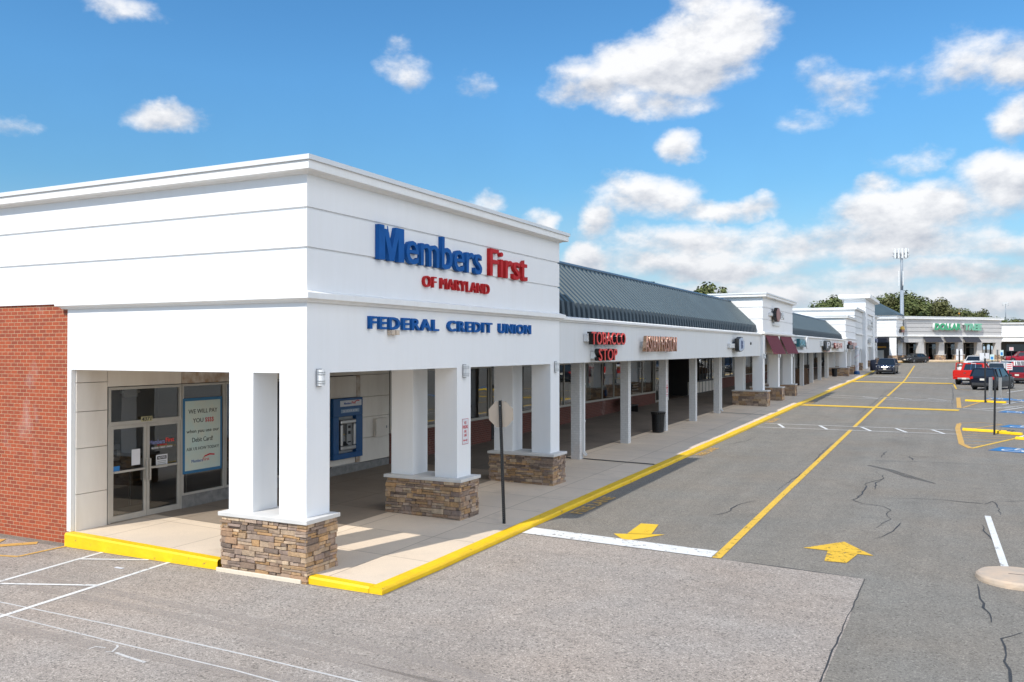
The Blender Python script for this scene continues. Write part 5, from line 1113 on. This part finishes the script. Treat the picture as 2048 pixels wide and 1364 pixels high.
# driver standing in the open door
def person(lab, loc, rz, shirt, trousers, hatc, skin=(.42,.25,.17)):
    t = thing('person', lab, 'person', loc, rz)
    J = {'pelvis':(0,0,.93),'waist':(0,0,1.05),'chest':(0,-.01,1.30),'neck':(0,0,1.47),'head':(0,-.02,1.60),'crown':(0,-.01,1.70),
     'hipL':(.09,0,.90),'kneeL':(.10,-.03,.50),'ankL':(.10,.02,.09),'toeL':(.12,-.15,.04),'hipR':(-.09,0,.90),'kneeR':(-.10,-.02,.50),'ankR':(-.10,.03,.09),'toeR':(-.12,-.14,.04),
     'shL':(.18,0,1.41),'elL':(.25,-.05,1.14),'wrL':(.20,-.25,1.02),'shR':(-.18,0,1.41),'elR':(-.25,-.04,1.14),'wrR':(-.22,-.22,.98)}
    Rd = {'pelvis':.15,'waist':.14,'chest':.16,'neck':.06,'head':.095,'crown':.07,'hipL':.095,'kneeL':.06,'ankL':.042,'toeL':.035,'hipR':.095,'kneeR':.06,'ankR':.042,'toeR':.035,'shL':.07,'elL':.048,'wrL':.032,'shR':.07,'elR':.048,'wrR':.032}
    E_ = [('pelvis','waist'),('waist','chest'),('chest','neck'),('neck','head'),('head','crown'),('pelvis','hipL'),('hipL','kneeL'),('kneeL','ankL'),('ankL','toeL'),('pelvis','hipR'),('hipR','kneeR'),('kneeR','ankR'),('ankR','toeR'),('chest','shL'),('shL','elL'),('elL','wrL'),('chest','shR'),('shR','elR'),('elR','wrR')]
    for s_ in 'LR':
        q = 1 if s_ == 'L' else -1; wx, wy, wz = J['wr'+s_]
        for i, ln in enumerate((.055,.065,.060,.048)):
            a, b = f'k{s_}{i}', f't{s_}{i}'; J[a] = (wx+q*(.022-.016*i), wy-.075, wz-.03); J[b] = (wx+q*(.02-.017*i), wy-.075-ln*.8, wz-.03-ln*.6); Rd[a] = .011; Rd[b] = .008; E_ += [('wr'+s_, a), (a, b)]
        J['th'+s_] = (wx-q*.045, wy-.06, wz-.02); Rd['th'+s_] = .01; E_ += [('wr'+s_, 'th'+s_)]
    nm_ = list(J); me = bpy.data.meshes.new('body'); me.from_pydata([J[n] for n in nm_], [(nm_.index(a), nm_.index(b)) for a, b in E_], [])
    o = link('body', me, paint('shirt_and_skin', skin, .7, 0), t, world=False); md = o.modifiers.new('skin', 'SKIN'); sv = me.skin_vertices[0].data
    for i, n in enumerate(nm_): sv[i].radius = (Rd[n],)*2; sv[i].use_root = n == 'pelvis'
    ss = o.modifiers.new('sub', 'SUBSURF'); ss.levels = 2; ss.render_levels = 2
    obj('shirt', MB().lathe([(.175,.90),(.178,1.05),(.185,1.22),(.20,1.36),(.13,1.45),(.075,1.49)], 16), shirt, t, world=False, smooth=True)
    m = MB()
    for s_ in (-1, 1): m.cyl((s_*.17,0,1.43),(s_*.25,-.04,1.17),.088,.075,12)
    obj('sleeve', m, shirt, t, world=False, smooth=True)
    m = MB()
    for s_ in (-1, 1): m.cyl((s_*.085,0,.95),(s_*.10,-.02,.50),.12,.085,12); m.cyl((s_*.10,-.02,.50),(s_*.10,.02,.08),.085,.065,12)
    obj('trousers', m, trousers, t, world=False, smooth=True)
    obj('cap', MB().lathe([(.118,1.655),(.116,1.70),(.095,1.75),(.04,1.775)], 16, c=(0,-.01,0)).box(-.07,-.22,1.655,.07,-.09,1.672), hatc, t, world=False, smooth=True)
    m = MB(); m.prism([(-.012,1.60),(.012,1.60),(.006,1.64),(-.006,1.64)], -.145, -.105, 'y'); obj('nose', m, o.data.materials[0], t, world=False)
    m = MB(); m.box(-.045,-.118,1.635,-.022,-.108,1.648); m.box(.022,-.118,1.635,.045,-.108,1.648); m.box(-.025,-.112,1.555,.025,-.102,1.565); obj('eyes_and_mouth', m, INK, t, world=False)
    return t
pt = person('person in a white shirt and cap standing in the open red truck door', (1.42,96.2,g(96.2)), R(150), PAPER, DKBL, PAPER); pt.scale = (1.1,)*3

# ================================================================== lot furniture
def wheel_stop(x, y, rz, lab, n=1.85):
    t = thing('wheel_stop', lab, 'wheel stop', (x,y,g(y)+.006), rz, 'yellow wheel stops')
    m = MB(); m.prism([(-.09,0),(.09,0),(.075,.09),(.05,.12),(-.05,.12),(-.075,.09)], -n/2, n/2, 'y'); obj('bar', m, KERB, t, world=False, bevel=.01)
    obj('pin', MB().cyl((0,-n*.35,.11),(0,-n*.35,.126),.02,n=8).cyl((0,n*.35,.11),(0,n*.35,.126),.02,n=8), GPLA, t, world=False)
wheel_stop(1.65, 45.75, R(72), 'yellow wheel stop left of the nearest sign post'); wheel_stop(2.58, 45.0, R(58), 'yellow wheel stop just right of the nearest sign post', 1.2)
wheel_stop(2.15, 67.4, R(66), 'yellow wheel stop left half at the second sign post'); wheel_stop(3.1, 66.8, R(62), 'yellow wheel stop right half at the second sign post', 1.3); wheel_stop(3.6, 42.6, R(70), 'yellow wheel stop cut by the right edge of the photo')
def sign_post(x, y, top, plates, lab, tilt=0, r=.035, group='sign posts in the parking lot'):
    z = g(y); t = thing('sign_post', lab, 'sign post', (x,y,z), R(-8), group); t.rotation_euler = (0, R(tilt), R(-8))
    obj('post', MB().box(-r,-r,-.05,r,r,top-z), BLACK, t, world=False)
    for px, z0, z1, w, mt, rot in plates:
        o = obj('plate', MB().box(-w/2,-.006,z0-z,w/2,.006,z1-z), mt, t, world=False); o.location = (px,-r-.012,0); o.rotation_euler = (0,0,R(rot))
        if mt is PINKP:
            mm = MB()
            for q in range(3): zz = z0-z+(z1-z0)*(.2+.27*q); mm.box(-w*.36,-.010,zz,w*.36,-.0065,zz+(z1-z0)*.1)
            obj('text_line', mm, REDINK, o, world=False)
        if mt is BLUPL:
            obj('wheelchair_panel', MB().box(-w*.3,-.010,z0-z+(z1-z0)*.12,w*.3,-.0065,z0-z+(z1-z0)*.62), LBLUE, o, world=False)
    return t
PINKP = paint('white_red_parking_plate', (.66,.58,.57), .5, .03); BLUPL = paint('white_green_access_plate', (.50,.64,.62), .5, .03)
sign_post(2.0, 44.56, 2.98, [(-.17,2.0,2.86,.22,GPLA,55),(.20,2.05,2.86,.20,GPLA,-50)], 'nearest black post with two grey plates seen edge-on', 1, .04)
sign_post(2.47, 66.8, 3.50, [(-.18,3.42,3.86,.30,PAPER,35),(.14,3.46,3.86,.30,PAPER,-35)], 'black post with a pair of white plates, left of the two middle posts', 0, .05)
sign_post(3.84, 65.7, 3.2, [(0,2.74,3.20,.36,PINKP,0)], 'black post with a white plate of red lines before the dark red wagon', 0)
sign_post(6.05, 140, 3.30, [(0,2.55,3.33,.55,BLUPL,0)], 'far black post with a white and blue plate beyond the pickup', 0, .05)
sign_post(7.76, 160.5, 4.0, [(-.1,3.1,4.0,.35,GPLA,50)], 'slim far post with a grey plate before the wing', 0, .05)
sign_post(8.26, 159.5, 3.9, [(0,3.0,3.95,.50,BLUPL,0)], 'far black post with a green and blue plate', 0, .05)
sign_post(10.0, 166, 4.3, [(0,3.85,4.42,.60,PINKP,0)], 'far black post with a pinkish plate above the cherry red car', 0, .05)
sign_post(1.55, 112, 3.95, [(-.2,3.45,4.12,.2,PAPER,0),(.2,3.45,4.12,.2,PAPER,0),(-.22,2.85,3.38,.25,PAPER,0),(.22,2.85,3.38,.25,PAPER,0)], 'black post with two rows of white plates behind the pickup', 0, .06)
rb = thing('lamp_base', 'round worn concrete lamp base at the right edge of the asphalt', 'concrete base', (1.15,17.72,g(17.7)))
CREAM = paint('worn_cream_concrete', (.56,.42,.30), .85, .0, 3.5, .4, dirt=(.42,.35,.28))
m = MB(); prof = [(.66,-.05),(.665,.03),(.655,.08),(.62,.11),(.3,.125),(.02,.125)]; m.lathe(prof, 40)
for i, v in enumerate(m.v): q = random.uniform(-.012,.012); m.v[i] = (v[0]*(1+q), v[1]*(1+q), v[2])
obj('slab', m, CREAM, rb, world=False, fix=True); obj('crack', MB().box(-.15,-.05,.124,.25,-.035,.129), TAR, rb, world=False); obj('bolt', MB().cyl((.3,.1,.12),(.3,.1,.18),.03,n=8), GPLA, rb, world=False)
tag(obj('fallen_scrap', MB().box(-14.05,11.30,.008,-13.85,11.36,.014), PAPER), 'white paper scrap lying on the asphalt between the bay lines', 'litter')

# ================================================================== masts
def mast(x, y, top, lab, r0, r1, s=1.):
    t = thing('antenna_mast', lab, 'mast', (x,y,1.9)); h = top-1.9
    obj('pole', MB().cyl((0,0,-.2),(0,0,h*.62),r0,r0*.8,16).cyl((0,0,h*.62),(0,0,h-1.5*s),r1*1.1,r1,16), paint('galvanised_mast', (.27,.31,.35), .5, .04), t, world=False, smooth=True)
    m = MB()
    for k in range(3):
        a = R(20+120*k)
        ca, sa = math.cos(a), math.sin(a); c = (ca*1.0*s, sa*1.0*s); tx, ty = -sa, ca
        m.bar((0,0,h-1.6*s),(c[0],c[1],h-1.6*s),.12*s); m.bar((c[0]-tx*2.1*s,c[1]-ty*2.1*s,h-1.2*s),(c[0]+tx*2.1*s,c[1]+ty*2.1*s,h-1.2*s),.10*s); m.bar((c[0]-tx*2.1*s,c[1]-ty*2.1*s,h-2.1*s),(c[0]+tx*2.1*s,c[1]+ty*2.1*s,h-2.1*s),.10*s)
    obj('antenna_frame', m, GPLA, t, world=False)
    for k in range(3):
        a = R(20+120*k); ca, sa = math.cos(a), math.sin(a); tx, ty = -sa, ca
        for q in (-1.3,-.45,.45,1.3):
            p = (ca*1.15*s+tx*q*s, sa*1.15*s+ty*q*s); obj('antenna_panel', MB().bar((p[0],p[1],h-2.6*s),(p[0],p[1],h-.1*s),.42*s,.2*s,up=(ca,sa,0)), WPLA, t, world=False)
    if s > .82:
        m = MB()
        for k in range(3): a = R(60+120*k); m.bar((.55*math.cos(a),.55*math.sin(a),h*.62+1),(.55*math.cos(a),.55*math.sin(a),h*.62+4.2),.35,.2)
        obj('lower_antenna', m, WPLA, t, world=False)
    return t
mast(-8.2, 206, 26.0, 'tall pale antenna mast rising behind the corner shop', .46, .26, .84); mast(31.0, 560, 30.4, 'tiny distant antenna mast above the trees on the right', .32, .2, .8)
fp = thing('warning_pole', 'thin distant pole with a small amber lamp above the trees', 'pole', (3.2,232,1.9)); obj('pole', MB().cyl((0,0,-.3),(0,0,12.0),.045,.03,8), SIGNBACK, fp, world=False); obj('lamp', MB().lathe([(.05,0),(.2,.1),(.2,.35),(.05,.45)], 10, c=(0,0,10.4)), ORANGE, fp, world=False)

# ================================================================== trees
def crown_mesh(seed, rad, hgt, nl, leaf):
    rg = random.Random(seed); bl = []
    for i in range(26):
        a = rg.uniform(0, 2*math.pi); z = rg.uniform(-.75, .95); rr = rad*math.sqrt(max(.05, 1-z*z))*rg.uniform(.35,.95)
        bl.append((rr*math.cos(a), rr*math.sin(a), z*hgt/2, rg.uniform(.22,.40)*rad))
    m = MB(); V = []; F = []
    for i in range(nl):
        c = rg.choice(bl); d = Vector((rg.gauss(0,1), rg.gauss(0,1), rg.gauss(0,1))).normalized(); r = c[3]*(rg.random()**.35)
        p = Vector(c[:3])+d*r; nrm = (d+Vector((rg.uniform(-.7,.7), rg.uniform(-.7,.7), rg.uniform(-.2,.9)))).normalized()
        u = nrm.orthogonal().normalized(); w = nrm.cross(u); s_ = leaf*rg.uniform(.6,1.4); o = len(V)
        V += [p+u*s_, p+w*s_*.6, p-u*s_, p-w*s_*.6]; F.append((o,o+1,o+2,o+3))
    m.add(V, F); return m
def trunk_mesh(seed, H, rad):
    rg = random.Random(seed); m = MB(); m.cyl((0,0,-.4),(0,0,H*.55),.32,.2,9)
    for k in range(7):
        a = 2*math.pi*k/7+rg.uniform(-.3,.3); z = H*rg.uniform(.28,.55); m.cyl((0,0,z),(rad*.7*math.cos(a),rad*.7*math.sin(a),z+H*rg.uniform(.15,.32)),.13,.04,7)
    return m
TV = []
for i, (rad, hgt, H) in enumerate(((5.2,9.5,14),(4.6,11,15.5),(5.8,8.5,13),(4.2,9,12.5))):
    TV.append((crown_mesh(100+i, rad, hgt, 5200, .30), trunk_mesh(200+i, H, rad), H, hgt))
TM = []
def tree(x, y, top, v, lab, z0=1.9):
    cm_, tm_, H, hgt = TV[v]; s_ = (top-z0)*(.95 if y > 200 else 1.0)/H
    t = thing('deciduous_tree', lab, 'tree', (x,y,z0), random.uniform(0,6.28), 'trees behind the shops'); t.scale = (s_*random.uniform(.92,1.1), s_*random.uniform(.92,1.1), s_)
    if len(TM) <= v: 
        a = obj('crown', cm_, LEAF, t, world=False); a.location = (0,0,H-hgt/2); b = obj('trunk', tm_, BARK, t, world=False); TM.append((a, b))
    else:
        for o in TM[v]: c = o.copy(); c.parent = t; COL.objects.link(c)
    return t
def px_dir(u): return math.tan(math.radians(math.degrees(math.atan((u-1024)/1730.18))-26.55))
TREES = [(1756,262,17.4,3,'tree half hidden by the stepped gable and hipped roof'),(1775,270,19.0,2,'rear tree left of the tall mast'),(1796,266,19.4,0,'rear tree just left behind the mast pole'),(1816,262,18.8,1,'rear tree just right behind the mast pole'),(1834,270,18.0,2,'rear tree above the left end of the lettered wing'),(1851,262,17.2,0,'rear tree above the first pair of green letters'),(1871,272,16.8,3,'rear tree above the third and fourth green letters'),(1890,264,15.8,2,'rear tree above the fifth and sixth green letters'),(1907,270,15.2,0,'rear tree right of the first green word'),(1926,264,14.6,1,'rear tree above the middle of the second green word'),(1946,272,14.0,2,'rear tree behind the amber pole'),(1964,266,14.6,3,'rear tree left of the tiny distant mast'),(1981,272,13.6,1,'rear tree under the tiny distant mast'),(1999,264,12.6,0,'rear tree right of the tiny distant mast'),(2018,270,12.2,2,'rear low tree above the joint of the two wings'),(2040,266,11.6,3,'rear low tree over the white wing at the edge'),(2075,262,12,1,'tree beyond the right edge above the white wing'),
   # picture column of the crown, distance, height of the top, where it can be found
 (1318,118,13.9,0,'tree showing left above the near ribbed roof'),(1346,124,13.2,1,'low tree top over the middle of the near roof ridge'),(1385,128,12.0,2,'tree just left of the round crown above the near roof'),(1425,135,13.6,3,'round tree beside the octagon tower roofline'),(1470,150,11.6,0,'tree barely topping the octagon tower'),(1520,158,11.9,2,'tree barely over the right part of the octagon tower'),(1595,170,10.9,1,'small tree peeping past the octagon tower corner'),
 (1655,178,15.4,1,'half bare tree above the low store parapet'),(1680,182,15.2,0,'bushy tree touching the stepped gable on its left'),
 (1765,222,17.5,0,'tree left of the tall mast above the hipped roof'),(1785,232,18.6,1,'tallest tree just left of the tall mast'),(1806,226,17.6,2,'tree directly behind the tall mast'),(1826,224,16.8,3,'tree right of the tall mast'),(1842,236,17.4,0,'tree above the first green letter'),(1862,228,15.8,2,'tree over the second and third green letters'),(1880,240,15.9,1,'tree above the middle of the green lettering'),(1898,232,14.4,0,'tree above the gap between the green words'),(1916,238,14.2,2,'tree over the second green word'),(1935,244,13.6,3,'tree by the thin amber pole'),(1955,236,13.7,1,'brown tinged tree right of the amber pole'),(1972,246,13.0,0,'tree below the tiny distant mast'),(1990,250,12.2,2,'tree right of the tiny distant mast'),(2008,240,11.0,3,'low tree above the end of the lettered wing'),(2030,252,11.6,1,'last tree before the right edge above the white wing'),(2052,248,11.2,0,'tree cut by the right edge of the photo')]
for u, D, top, v, lab in TREES: tree(px_dir(u)*D, D, top, v, lab)
